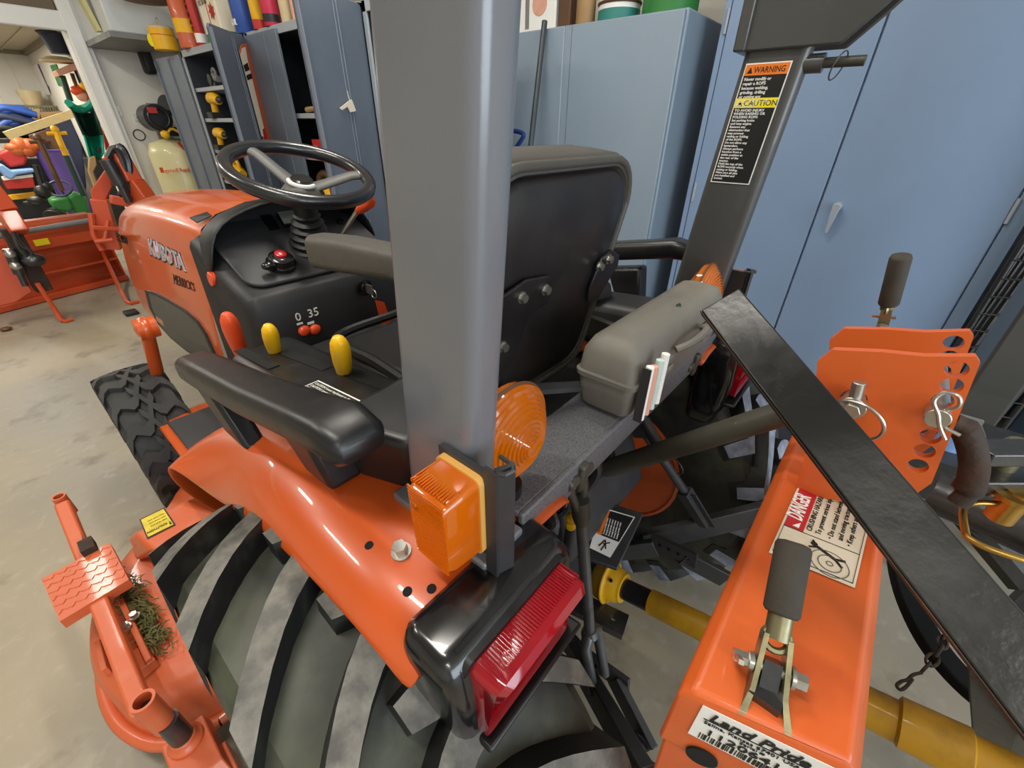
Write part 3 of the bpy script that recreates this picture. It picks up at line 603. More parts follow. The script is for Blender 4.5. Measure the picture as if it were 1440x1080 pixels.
# sloping instrument panel
pp0 = V((XC, 1.30, .992)); pn = V((0, -.42, .91)).normalized(); px_ = V((1, 0, 0)); py_ = pn.cross(px_)
def pan(x, y): return ray_plane(x, y, pp0, pn)
mb = MB(); mb.prism(frame_pts(rrect(.47, .30, .05), pp0+py_*.10, px_, py_), pn*.012); panel = mb.done('instrument_panel', 'dash_panel', dash, bevel=.004)
mb = MB(); a = [pan(*p)+pn*.013 for p in ((384, 300), (440, 288), (452, 312), (400, 326))]; mb.prism(a, pn*.004); mb.done('cluster_bezel', 'black_gloss', dash)
mb = MB(); a = [pan(*p)+pn*.018 for p in ((389, 303), (424, 292), (432, 316), (400, 322))]; mb.prism(a, pn*.002); mb.done('display_screen', 'glass_screen', dash)
mb = MB(); a = [pan(*p)+pn*.013 for p in ((360, 302), (376, 300), (394, 327), (380, 330))]; mb.prism(a, pn*.004); mb.done('warning_light_strip', 'black_gloss', dash)
# light switch with red button, dial and end stub
p = pan(396, 378)+pn*.012
mb = MB(); mb.lathe(p, pn, [(0, .040), (.012, .040), (.014, .034), (.03, .032), (.036, .024), (.036, .001)], 28); mb.ball(p+V((-.045, -.03, .014)), (.02, .016, .012)); sw = mb.done('combination_switch', 'black_gloss', dash)
mb = MB(); mb.lathe(p+pn*.036, pn, [(0, .016), (.006, .016), (.009, .012), (.009, .001)], 20); mb.done('horn_button', 'red_plastic', sw)
p = pan(478, 318)
mb = MB(); mb.lathe(p, pn, [(0, .017), (.008, .017), (.01, .012), (.024, .011), (.026, .001)], 18); mb.done('socket_knob', 'black_gloss', dash)
# rear face bits: orange valve knobs, key, tag
def face(x, y): return at(x, y, Y=1.202)
mb = MB()
for x, y in ((428, 465), (443, 463)): mb.ball(face(x, y), (.018, .012, .016))
mb.each(1, 'fender_valve_knob', 'orange_knob', dash)
mb = MB(); mb.text('0  35', .035, face(416, 452), (1, 0, 0), (0, 0, 1), lift=.002, ext=.001); mb.span(face(417, 455)+V((0, -.002, 0)), face(426, 456)+V((0, 0, .002))); mb.span(face(432, 454)+V((0, -.002, 0)), face(442, 455)+V((0, 0, .002)))
mb.done('valve_marking', 'label_white', dash)
mb = MB(); k = face(512, 404); mb.lathe(k, (0, -1, 0), [(0, .026), (.006, .026), (.008, .016), (.014, .015), (.014, .001)], 20); key = mb.done('ignition_switch', 'black_gloss', dash)
mb = MB(); mb.span(k+V((-.003, -.045, -.014)), k+V((.003, -.014, .014))); mb.torus(k+V((0, -.05, -.01)), (1, 0, 0), .014, .0015, 20, 6); mb.done('key', 'zinc', key)
mb = MB(); mb.hexa([k+V((.0, -.052, -.03)), k+V((.03, -.050, -.045)), k+V((.045, -.05, -.12)), k+V((.008, -.052, -.125))], [k+V((.0, -.056, -.03)), k+V((.03, -.054, -.045)), k+V((.045, -.054, -.12)), k+V((.008, -.056, -.125))]); mb.done('key_tag', 'orange_knob', key)
a = at(297, 393, X=XC-.275)
mb = MB(); mb.lathe(a+V((.012, 0, 0)), (-1, 0, .08), [(0, .020), (.014, .020), (.016, .018), (.016, .001)], 28); mb.done('red_reflector', 'orange_knob', dash)
# throttle lever right of the column
mb = MB(); a = at(478, 334, X=.70); b = at(502, 298, X=.74); c = at(526, 280, X=.77); mb.cyl(a, b, .007); mb.done('throttle_rod', 'zinc', dash)
mb = MB(); mb.tube([b, b.lerp(c, .3), b.lerp(c, .8), c], [.008, .015, .017, .008], 14); mb.done('throttle_knob', 'orange_knob', dash)

# steering --------------------------------------------------------
wc = at(424, 243, X=XC); wn = V((0.03, -math.sin(R(19)), math.cos(R(19)))).normalized(); wr = .181
base = V((XC+.015, 1.38, .962)); hub = wc-wn*.055
mb = MB(); prof = [(0, .095), (.02, .09), (.03, .075)]
L_ = (hub-base).length
for i in range(7): h = .03+i*.02; prof += [(h+.004, .080-.0055*i), (h+.013, .062-.0045*i)]
prof += [(.175, .04), (.18, .034), (L_, .034)]
mb.lathe(base, hub-base, prof, 28); mb.done('column_boot', 'dash_plastic', T)
mb = MB(); mb.torus(wc, wn, wr, .0185, 64, 14); wheel = mb.done('steering_wheel', mat('wheel_rubber', '1B1C20', .28, coat=.5, coat_rough=.15, bump=(300, .15, .001)), T, angle=80)
u, v, _ = basis(wn); mb = MB(); mb.lathe(hub-wn*.02, wn, [(0, .05), (.02, .055), (.035, .045), (.045, .034), (.045, .001)], 28)
fw_ = (V((0, 1, 0))-wn*wn.y).normalized(); sd_ = fw_.cross(wn)
for ang in (22, 142, 262):
    d = fw_*math.cos(R(ang))-sd_*math.sin(R(ang)) if ang != 22 else fw_*math.cos(R(22))-sd_*math.sin(R(22))
    ps = [hub+d*.02+wn*.01, hub+d*.08+wn*.03, hub+d*.14+wn*.05, wc+d*(wr-.004)]
    t = wn.cross(d); rows = []
    for i, q in enumerate(ps):
        w_ = (.026, .022, .020, .022)[i]; rows.append([q+t*w_*math.cos(a)+wn*.010*math.sin(a) for a in (2*math.pi*j/12 for j in range(12))])
    mb.rings(rows)
mb.done('wheel_spokes', mat('spoke_plastic', '5A5956', .5, bump=(300, .2, .001)), wheel, angle=70)
mb = MB(); mb.lathe(hub+wn*.025, wn, [(0, .03), (.012, .03), (.016, .026), (.016, .001)], 24); mb.done('wheel_cap', 'black_gloss', wheel)
mb = MB(); mb.torus(hub+wn*.03, wn, .034, .006, 30, 8, R(60), R(215)); mb.done('cap_trim', 'white_paint', wheel)

# fenders ---------------------------------------------------------
# rows from the inner edge to the outer lip, stations from the back forwards and down the front
ST = [  # y, inner(x,z), crown(x,z), shoulder(x,z), lip(x,y,z)
    (.195, (.36, .945), (.16, .94), (.112, .930), (.084, .195, .870)),
    (.22, (.36, .95), (.16, .945), (.110, .935), (.082, .22, .900)),
    (.30, (.36, .955), (.16, .95), (.108, .940), (.080, .30, .912)),
    (.45, (.36, .955), (.17, .948), (.106, .935), (.078, .45, .895)),
    (.60, (.36, .935), (.17, .925), (.103, .905), (.073, .60, .852)),
    (.72, (.36, .905), (.17, .890), (.100, .860), (.068, .71, .795)),
    (.82, (.36, .875), (.17, .866), (.095, .845), (.058, .80, .782)),
    (.90, (.36, .84), (.17, .835), (.085, .830), (.040, .875, .800)),
    (.95, (.36, .78), (.17, .78), (.085, .782), (.030, .905, .790)),
    (.975, (.36, .72), (.17, .72), (.09, .72), (.032, .935, .725)),
    (.985, (.36, .64), (.17, .64), (.10, .64), (.054, .955, .640)),
    (.985, (.36, .55), (.17, .55), (.11, .55), (.085, .965, .560)),
]
def fender(mir, name):
    rows = []
    for y, a, b, c, l in ST:
        r = [V((.36, y, a[1]-(.03 if y < .5 else .2))), V((a[0], y, a[1])), V((b[0], y, b[1])), V((c[0], y*.6+l[1]*.4, c[1])), V(l)]
        rows.append([mx(p) for p in r] if mir else r)
    mb = MB(); mb.grid(rows); return mb.done(name, 'orange_paint', T, sub=2, solid=.008, angle=70)
fL = fender(False, 'rear_fender'); fR = fender(True, 'rear_fender')
mat('hole_black', '060606', .9); fskin = skin(fL)
for x, y in ((519, 767), (573, 832), (607, 828)): p, n = fskin(x, y, 0); mb = MB(); mb.cyl(p-n*.008, p+n*.0006, .0052, n=14); mb.done('bolt_hole', 'hole_black', fL)
p, n = fskin(565, 777, 0); mb = MB(); bolt(mb, p, n, .0085, .014); mb.done('fender_bolt', 'zinc', fL)

# grab rails on the fenders ---------------------------------------
def rail(f):
    g = lambda p: mx(p) if f else V(p)
    mb = MB(); rows = []; zo = .03 if f else 0
    for (y, z, xl, xr, h) in ((.905, .985, .118, .166, .030), (.88, 1.005, .112, .172, .05), (.80, 1.02, .112, .176, .05), (.6, 1.055, .116, .182, .048), (.45, 1.085, .122, .19, .046), (.38, 1.10, .124, .194, .046), (.345, 1.095, .128, .192, .04), (.335, 1.085, .135, .185, .022)):
        rr = rrect(xr-xl, h, min(.016, h*.42), 4); rows.append([g(((xl+xr)/2+a, y, z+zo-h/2+b)) for a, b in rr])
    mb.rings(rows); o = mb.done('grab_rail', 'black_plastic', T, angle=50)
    mb = MB(); mb.hexa([g(p) for p in ((.125, .90, .97), (.165, .90, .97), (.165, .80, .99), (.125, .80, .99))], [g(p) for p in ((.13, .80, .87), (.165, .80, .87), (.165, .70, .88), (.13, .70, .88))])
    mb.hexa([g(p) for p in ((.14, .545, 1.03), (.19, .545, 1.03), (.19, .45, 1.05), (.14, .45, 1.05))], [g(p) for p in ((.15, .50, .945), (.20, .50, .945), (.20, .43, .95), (.15, .43, .95))])
    mb.each(1, 'rail_support', 'black_plastic', o, bevel=.008); return o
rl = rail(0); rail(1)
# cup holder / storage box between rail and post
mb = MB(); mb.hexa([(.19, .44, .945), (.225, .345, .945), (.35, .36, .945), (.33, .48, .945)], [(.172, .46, 1.045), (.212, .335, 1.045), (.36, .345, 1.045), (.34, .48, 1.045)])
mb.done('storage_box', 'black_plastic', T, bevel=.014, seg=3)
# lever console
mb = MB(); mb.hexa([(.20, .46, .90), (.37, .46, .90), (.37, .98, .84), (.20, .96, .84)], [(.205, .44, 1.0), (.355, .44, 1.0), (.35, .98, .945), (.21, .96, .945)]); con = mb.done('lever_console', 'black_plastic', T, bevel=.02, seg=3)
mb = MB(); mb.hexa([mx(p) for p in ((.20, .30, .90), (.37, .30, .90), (.37, .98, .84), (.20, .96, .84))], [mx(p) for p in ((.215, .36, 1.0), (.345, .36, 1.0), (.34, .98, .945), (.22, .96, .945))]); conR = mb.done('lever_console', 'dash_panel', T, bevel=.02, seg=3)
mb = MB(); mb.lathe(V((.93, .52, 1.0)), (0, 0, 1), [(0, .055), (.02, .05), (.035, .035), (.05, .03), (.06, .012), (.08, .012)], 16); mb.done('joystick_base', 'dash_panel', conR)
def slot(x, y, x2, y2, w_, m='hole_black'):
    a = V((x, y, 0)); mb = MB(); zz = lambda p: 1.0+(p.y-.44)*(-.055/.54)+.0015
    A = V((x, y, 0)); B = V((x2, y2, 0)); A.z = zz(A); B.z = zz(B); A.z -= .0015; B.z -= .0015; mb.bar(A, B, w_, .002); mb.done('lever_slot', m, con)
slot(.24, .97, .243, .80, .022); slot(.29, .86, .30, .70, .022); slot(.315, .66, .325, .50, .03)
def zcon(y): return 1.0+(y-.44)*(-.055/.54)
lp = [at(x, y, Z=z) for x, y, z in ((408, 537, .985), (445, 535, .985), (500, 562, 1.0), (488, 566, 1.0))]
mb = MB()
A_ = at(447, 532.5, Z=.984); B_ = at(503, 562, Z=.992); xd = (B_-A_).normalized(); yd = V((-xd.y, xd.x, 0)); P0 = A_-yd*.066; xd.z = -.10*xd.y*0+(zcon(B_.y)-zcon(A_.y))/(B_-A_).length; P0.z = zcon(A_.y)+.002
mb.mi = 0; mb.prism(frame_pts([(0, 0), (.15, 0), (.15, .066), (0, .066)], P0, xd.normalized(), yd.normalized()), (0, 0, .0012)); mb.mi = 1
mb.prism(frame_pts([(.003, .003), (.147, .003), (.147, .063), (.003, .063)], P0+V((0, 0, .001)), xd.normalized(), yd.normalized()), (0, 0, .0006)); mb.mi = 0
for i in range(7): mb.text('CAUTION: lower implement to the ground', .0075, P0+yd.normalized()*(.054-i*.008)+xd.normalized()*.008+V((0, 0, .0018)), xd, yd)
mb.done('console_label', ['label_white', 'label_black'], con)
def lever(pt, pb, rt, m, name, shaft='steel_olive', x=0):
    a = V(pt); b = V(pb); mb = MB(); d = (b-a); foot = b+d*.75
    mb.bar(b-d*.05, foot, .010, .022, up=(0, 1, 0)); s_ = mb.done('lever_shaft', shaft, con)
    mb = MB(); rows = []; ax = d.normalized(); s1 = ax.cross(V((0, 1, 0))).normalized(); s2 = ax.cross(s1)
    for f, r in ((0, .25), (.05, .65), (.16, .95), (.32, 1.03), (.55, .98), (.8, .80), (.97, .62), (1, .55)):
        rows.append([a+d*f+(s1*math.cos(t)*.85+s2*math.sin(t))*r*rt for t in (2*math.pi*j/18 for j in range(18))])
    mb.rings(rows); mb.done(name, m, s_, angle=60)
lever(at(318, 440, X=.25), at(342, 506, X=.262), .021, 'orange_knob', 'lever_knob')
lever(at(377, 457, X=.275), at(388, 503, X=.282), .0175, 'yellow_knob', 'lever_knob')
lever(at(476, 474, X=.298), at(485, 532, X=.312), .0185, 'yellow_knob', 'lever_knob')
# footboard with rubber mat and loader mount upright in front
mb = MB(); mb.span((.10, 1.0, .44), (.40, 1.75, .455)); mb.span((.84, 1.0, .44), (1.14, 1.75, .455)); fb = mb.each(1, 'footboard', 'orange_paint', T, bevel=.006)
mb = MB(); mb.span((.125, 1.02, .456), (.36, 1.68, .47)); mb.done('foot_mat', 'dash_panel', fb, bevel=.005)
for f in (0, 1):
    g = (lambda p: mx(p)) if f else (lambda p: V(p))
    mb = MB(); a = at(205, 462, X=.20); b = at(247, 622, X=.155); q = at(258, 690, X=.14)
    mb.tube([g(a), g(a.lerp(b, .5)), g(b)], .021, 12); mb.ball(g(a), (.032, .04, .04)); mb.cyl(g(a+V((-.026, 0, 0))), g(a+V((.03, 0, 0))), .036); mb.tube([g(b+V((0, 0, .06))), g(b), g(b+V((.02, -.06, -.08))), g(b+V((.05, -.12, -.2)))], .026, 10)
    mb.done('loader_mount', 'orange_paint', T)

# seat --------------------------------------------------------------
sy, sz = .445, .90; lean = (V((.62, .405, 1.325))-V((.62, .455, .89))).normalized(); sn = V((1, 0, 0)).cross(lean).normalized()  # sn points to -y..?
if sn.y > 0: sn = -sn
S0 = V((.628, .455, .89)); H_ = .437
def sx_(v): # half width along height fraction
    return .175+.055*min(1, v*1.6)
def outline(ins, k=7):
    pts = []
    wt, wb, r = .222-ins, .165-ins, .085-ins*.5
    hb, ht = ins, H_-ins
    for cx, cy, a in ((wt-r, ht-r, 0), (-wt+r, ht-r, 90), (-wb+.06, hb+.06, 180), (wb-.06, hb+.06, 270)):
        rr = r if cy > .2 else .06
        for i in range(k+1): t = R(a+90*i/k); pts.append((cx+rr*math.cos(t), cy+rr*math.sin(t)))
    return pts
def sring(ins, off): return [S0+V((1, 0, 0))*a+lean*b+sn*off for a, b in outline(ins)]
mb = MB(); mb.rings([sring(.05, -.135), sring(.018, -.125), sring(.002, -.10), sring(0, -.05), sring(0, -.01), sring(.006, .004), sring(.02, .006), sring(.026, -.006)], True, True, True)
seat = mb.done('seat_back', 'vinyl', T, angle=60)
mb = MB(); mb.tube([p for p in sring(.010, .003)]+[sring(.010, .003)[0]], .0075, 8, caps=False); mb.done('seat_piping', 'vinyl_dusty', seat, angle=80)
mb = MB(); mb.rings([sring(.024, -.01), sring(.026, .004), sring(.034, .010), sring(.09, .014)], True, False, True); shell = mb.done('seat_shell', 'seat_shell', seat, angle=60)
# hinge brackets with bolts on the shell
def on_shell(x, y, o=.018): return ray_plane(x, y, S0+sn*o, sn)
def bracket(pl, bl):
    mb = MB(); mb.prism([on_shell(*p) for p in pl], sn*.006); b = mb.done('hinge_bracket', 'seat_shell', seat, bevel=.002)
    mb = MB()
    for p in bl: bolt(mb, on_shell(*p, .024), sn, .0075, .010)
    mb.each(2, 'bracket_bolt', 'zinc', b)
bracket([(640, 460), (737, 392), (770, 386), (776, 396), (768, 424), (740, 440), (726, 486), (695, 545), (620, 560)], [(733, 418), (766, 407), (706, 487)])
bracket([(826, 405), (843, 362), (857, 350), (868, 358), (866, 372), (848, 402), (838, 420), (824, 424)], [(842, 374), (855, 364)])
mb = MB(); mb.span((.42, .50, .80), (.83, .98, .90)); cush = mb.done('seat_cushion', 'vinyl_black', T, bevel=.045, seg=5)
mb = MB(); mb.tube(bez([(.415, .50, .905), (.43, .75, .915), (.45, .96, .90), (.62, .985, .90), (.8, .96, .90), (.82, .75, .915)], 6), .012, 8); mb.tube(bez([(.41, .50, .87), (.42, .75, .875), (.44, .97, .865), (.62, 1.0, .865)], 6), .010, 8); mb.done('cushion_piping', 'vinyl_black', cush)
mb = MB(); mb.span((.45, .46, .70), (.80, .95, .80)); mb.done('seat_suspension', 'steel_dark', T, bevel=.01)
for f in (0, 1):
    g = (lambda p: mx(p)) if f else (lambda p: V(p)); rows = []
    for (y, z, h, w_) in ((.815, 1.165, .04, .04), (.80, 1.17, .062, .055), (.70, 1.18, .06, .058), (.55, 1.19, .05, .055), (.42, 1.19, .06, .05), (.36, 1.17, .07, .04)):
        rows.append([g((.385+a, y if not f else .50+(y-.36)*.7, z-h*.2+b)) for a, b in rrect(w_, h, .016, 4)])
    mb = MB(); mb.rings(rows); mb.done('seat_armrest', 'vinyl_dusty', seat, angle=50)

# roll bar ----------------------------------------------------------
def yr(z): return .228-.078*(z-1.04)
def yf(z): return .338-.088*(z-1.04)
def post(x0, x1, z0, z1, r=.014):
    rows = []
    for z in (z0, z1):
        a, b = yr(z), yf(z); rows.append([V(((x0+x1)/2+u, (a+b)/2+v, z)) for u, v in rrect(x1-x0, b-a, r, 6)])
    return rows
pL = MB().rings(post(.208, .250, .95, 1.53)).done('roll_bar_post', 'rops_grey', T, angle=50)
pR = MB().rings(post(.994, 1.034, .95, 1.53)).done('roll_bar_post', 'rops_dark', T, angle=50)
for f, pst in ((0, pL), (1, pR)):
    g = (lambda p: mx(p)) if f else (lambda p: V(p))
    # hinge cheeks with curved rear edge, pin, and the folded upper hoop
    ring = [(.152, 1.478), (.315, 1.478), (.31, 1.66), (.12, 1.70), (.0, 1.70), (.02, 1.64), (.06, 1.575), (.11, 1.52)]
    mb = MB()
    for x in (.199, .259): mb.prism([g((x-.004, y, z)) for y, z in ring], (.008 if not f else .008, 0, 0))
    mb.span(g((.195, .295, 1.478)), g((.263, .315, 1.66)))
    br = mb.done('hinge_bracket', 'rops_dark', pst, bevel=.003)
    mb = MB(); mb.cyl(g((.229, .21, 1.457)), g((.229, .115, 1.457)), .0075); mb.torus(g((.229, .15, 1.452)), (.2, 1, .3), .020, .0012, 24, 5); mb.done('lock_pin', 'steel_olive', pst)
    mb = MB(); mb.cyl(g((.229, .20, 1.457)), g((.229, .172, 1.457)), .014); mb.done('pin_lug', 'rops_dark', pst)
mb = MB()
hp = bez([(.229, .2, 1.60), (.229, -.05, 1.72), (.24, -.30, 1.80), (.33, -.42, 1.835), (.62, -.43, 1.84), (.91, -.42, 1.835), (1.0, -.30, 1.80), (1.011, -.05, 1.72), (1.011, .2, 1.60)], 5)
mb.tube(hp, .03, 12); mb.done('upper_hoop', 'rops_dark', T, angle=60)
# base plates
for f in (0, 1):
    g = (lambda p: mx(p)) if f else (lambda p: V(p))
    mb = MB(); mb.span(g((.196, .20, .950)), g((.262, .362, .962))); mb.done('post_base_plate', 'rops_grey', T, bevel=.003)
# warning label on the inner face of the right post
lx = .9925
def lpz(u, v):  # u: 0 at front edge..1 rear; v: height
    return V((lx, yf(v)+(yr(v)-yf(v))*u, v))
ztop, zbot = 1.462, 1.268
U = V((0, -1, 0)); Wd = V((0, -.078, 1)).normalized()
LW = .074
o0 = V((lx, yf(zbot)-.013, zbot))
fx2 = lambda u, v: o0+Wd*v+U*u
LH = ztop-zbot
mb = MB(); mb.mi = 0; mb.prism([fx2(*p) for p in ((0, 0), (LW, 0), (LW, LH), (0, LH))], (-.0008, 0, 0))
def blk(mi, u0, v0, u1, v1, lift): mb.mi = mi; mb.prism([fx2(*p)+V((-lift, 0, 0)) for p in ((u0, v0), (u1, v0), (u1, v1), (u0, v1))], (-.0004, 0, 0))
e = .002
blk(1, e, e, LW-e, LH-e, .001); blk(2, e, LH-.018, LW-e, LH-e, .0014); blk(3, e, LH*.655, LW-e, LH*.655+.015, .0014)
def lt(s, size, u, v, mi, **k): mb.mi = mi; mb.text(s, size, fx2(u, v)+V((-.0016, 0, 0)), U, Wd, lift=.0004, **k)
lt('WARNING', .0125, .017, LH-.0145, 1, sx=.84); lt('CAUTION', .0125, .017, LH*.655+.003, 1)
for v in (LH-.0150, LH*.655+.0025): mb.mi = 1; mb.prism([fx2(.006, v)+V((-.0018, 0, 0)), fx2(.015, v)+V((-.0018, 0, 0)), fx2(.0105, v+.009)+V((-.0018, 0, 0))], (-.0004, 0, 0))
for i, s in enumerate(('Never modify or', 'repair a ROPS', 'because welding,', 'grinding, drilling', 'or cutting any', 'portion may weaken', 'the structure.')): lt(s, .0066, .005, LH-.0256-i*.0066, 0, bold=.00012)
for i, s in enumerate(('TO AVOID INJURY', 'WHEN RAISING OR', 'FOLDING ROPS:', 'Set parking brake', 'and stop engine.', 'Remove any', 'obstruction that', 'may prevent', 'raising or folding', 'of the ROPS.', 'Do not allow any', 'bystanders.', 'Always perform', 'function from a', 'stable position at', 'the rear of the', 'tractor.', 'Hold the top of the', 'ROPS securely when', 'raising or folding.', 'Make sure all pins', 'are installed and', 'locked.')):
    lt(s, .0052 if i > 2 else .0056, .005, LH*.655-.0058-i*.00522, 0, bold=.0001, sx=1.1)
mb.done('warning_label', ['label_white', 'label_black', 'label_orange', 'label_yellow'], pR, recalc=True)

# cross bar between the posts
mb = MB(); mb.span((.27, .214, .960), (.97, .302, .970)); mb.span((.27, .207, .918), (.97, .217, .970)); mb.span((.27, .297, .925), (.97, .305, .970)); xb = mb.done('cross_bar', 'bar_speckle', T, bevel=.003)
mb = MB(); p = at(860, 557, Z=.97); mb.cyl(p, p+V((0, 0, .001)), .007); p = at(872, 566, Z=.97); mb.span(p+V((-.006, -.004, 0)), p+V((.006, .004, .0015))); mb.done('paint_drip', 'cream', xb)

# lamps ------------------------------------------------------------
for f in (0, 1):
    g = (lambda p: mx(p)) if f else (lambda p: V(p))
    # round flasher on a stalk
    c = V((.294, .250, 1.052)); prof = [(-.03, .001), (-.03, .045), (-.022, .062), (-.004, .0665), (0, .0665)]
    mb = MB(); mb.cyl(g((.285, .25, .97)), g((.285, .25, .985)), .022); mb.cyl(g((.29, .25, .97)), g((.29, .25, 1.03)), .011); st = mb.done('flasher_stalk', 'black_plastic', T)
    rings = [(0, .0665), (.004, .066)]
    rr = .063
    k = 0
    while rr > .006:
        d = .004+.030*(1-(rr/.064)**2); rings += [(d, rr), (d+.0022, rr-.0012)]; rr -= .0048
    rings += [(.036, .003), (.036, .0005)]
    mb = MB(); mb.lathe(g(c), (0, -1, 0), rings, 48); mb.lathe(g(c), (0, 1, 0), [(0, .0665), (.012, .064), (.026, .045), (.033, .02), (.034, .001)], 36); mb.done('flasher_lens', 'amber_lens', st, angle=25)
    mb = MB(); mb.torus(g(c), (0, 1, 0), .0668, .0022, 48, 8); mb.done('lens_ring', 'c_brown', st)
    # box marker lamp on the side of the post
    mb = MB(); mb.span(g((.200, .196, .978)), g((.206, .262, 1.092)))
    mb.span(g((.199, .185, .95)), g((.203, .20, 1.10))); mb.tube([g(p) for p in ((.203, .188, 1.098), (.207, .18, 1.098), (.215, .178, 1.098), (.221, .184, 1.098), (.222, .20, 1.098))], .0025, 6)
    mb.hexa([g(p) for p in ((.201, .187, .95), (.221, .18, .95), (.224, .184, .95), (.205, .192, .95))], [g(p) for p in ((.201, .187, 1.10), (.221, .18, 1.10), (.224, .184, 1.10), (.205, .192, 1.10))])
    mk = mb.done('marker_bracket', 'steel_dark', T)
    mb = MB(); mb.rings([[g((.2, .229+a, 1.035+b)) for a, b in rrect(.060, .104, .008)], [g((.193, .229+a, 1.035+b)) for a, b in rrect(.060, .104, .008)]]); mb.done('marker_base', mat('lamp_base', 'D9A253', .5) if not f else 'lamp_base', mk)
    mb = MB(); rows = []
    for x, s in ((.1935, 1.0), (.18, .99), (.160, .94), (.153, .86)):
        rows.append([g((x, .229+a*s, 1.035+b*s-(1-s)*.01)) for a, b in rrect(.057, .10, .009)])
    mb.rings(rows)
    for i in range(26): z = .99+i*.0036; mb.span(g((.152, .185+.02, z)), g((.1535, .252, z+.0014)))
    for i in range(15): y = .205+i*.0034; mb.span(g((.158, y, 1.0795)), g((.19, y+.0012, 1.0835)))
    mb.cyl(g((.1535, .245, 1.06)), g((.151, .245, 1.06)), .0035); mb.done('marker_lens', 'amber_lens', mk, angle=30)
    # tail lamp housing and lens
    def hring(z, x0, x1, y0, y1, r): return [g(((x0+x1)/2+a, (y0+y1)/2+b, z)) for a, b in rrect(x1-x0, y1-y0, r, 4)]
    mb = MB(); mb.rings([hring(.715, .145, .265, .175, .225, .02), hring(.74, .122, .285, .160, .228, .02), hring(.80, .104, .294, .144, .229, .02), hring(.86, .098, .296, .142, .229, .02), hring(.93, .096, .296, .147, .226, .018), hring(.948, .100, .290, .156, .222, .016), hring(.954, .110, .282, .166, .214, .012)])
    hs = mb.done('tail_lamp_housing', 'black_gloss', T, angle=50)
    def lring(y, s, dz=0): return [g((.196+a*s, y+(.036*(.5-b/.12) if y < .13 else .0), .880+dz+b*s)) for a, b in rrect(.150, .124, .012, 4)]
    mb = MB(); mb.rings([lring(.150, 1.0), lring(.132, .99), lring(.116, .95, .002), lring(.110, .86, .002)])
    for i in range(38): x = .130+i*.0036; mb.span(g((x, .124, .9405)), g((x+.0014, .148, .9432)))
    for z0 in (.892, .852):
        for i in range(34): x = .134+i*.0036; yy = .110+(.936-z0)*.30; mb.hexa([g(q) for q in ((x, yy-.001, z0), (x+.0018, yy-.001, z0), (x+.0018, yy+.004, z0), (x, yy+.004, z0))], [g(q) for q in ((x, yy-.0085, z0+.025), (x+.0018, yy-.0085, z0+.025), (x+.0018, yy-.004, z0+.025), (x, yy-.004, z0+.025))])
    mb.done('tail_lamp_lens', 'red_lens', hs, angle=30)
    mb = MB(); mb.rings([lring(.156, 1.10), lring(.149, 1.08)]); mb.done('lens_gasket', 'black_plastic', hs)
    mb = MB(); mb.hexa([g(q) for q in ((.118, .152, .800), (.292, .152, .800), (.292, .122, .806), (.118, .122, .806))], [g(q) for q in ((.118, .152, .810), (.292, .152, .810), (.292, .122, .814), (.118, .122, .814))]); mb.done('housing_lip', 'black_plastic', hs, bevel=.004)
# ------------------------------------------------------------------ three point linkage (parts of the tractor)
# top link
tl0 = at(838, 664, X=.62); tl1 = at(1112, 578, X=.62)
d = (tl1-tl0).normalized()
tl2 = tl1+d*.10
mb = MB(); mb.tube([tl0-d*.02, tl0+d*.012, tl0+d*.03, tl0+d*.06, tl1-d*.02, tl1, tl2], [.008, .012, .0165, .0185, .0185, .0165, .0165], 18); top = mb.done('top_link', 'steel_olive', T, angle=60)
mb = MB()
for x, y in ((1037, 596), (945, 625), (878, 652)):
    p = at(x, y, X=.62); q = p-(p-V((0, 0, CAMH))).normalized()*.016; mb.cyl(p, q, .005, .003, 12)
mb.each(1, 'grease_fitting', 'zinc_olive', top)
mb = MB(); mb.cyl(tl0+V((-.05, 0, 0)), tl0+V((.05, 0, 0)), .010); mb.span(tl0+V((-.045, -.012, -.06)), tl0+V((-.03, .07, .03))); mb.span(tl0+V((.03, -.012, -.06)), tl0+V((.045, .07, .03))); mb.done('top_link_bracket', 'steel_dark', T, bevel=.004)
# rear plate above the axle and hydraulic housing
mb = MB(); mb.span((.40, .33, .83), (.84, .60, .86)); mb.hexa([(.47, .24, .62), (.80, .24, .62), (.80, .40, .62), (.47, .40, .62)], [(.50, .30, .80), (.78, .30, .80), (.78, .40, .80), (.50, .40, .80)]); mb.done('hydraulic_housing', 'steel_dark', T, bevel=.012)
mb = MB(); mb.tube([at(905, 590, X=.70), at(925, 625, X=.69)], .012, 10); mb.bar(at(740, 548, X=.42), at(818, 543, X=.52), .022, .008, up=(0, 0, 1)); mb.each(1, 'seat_link', 'steel_dark', T)
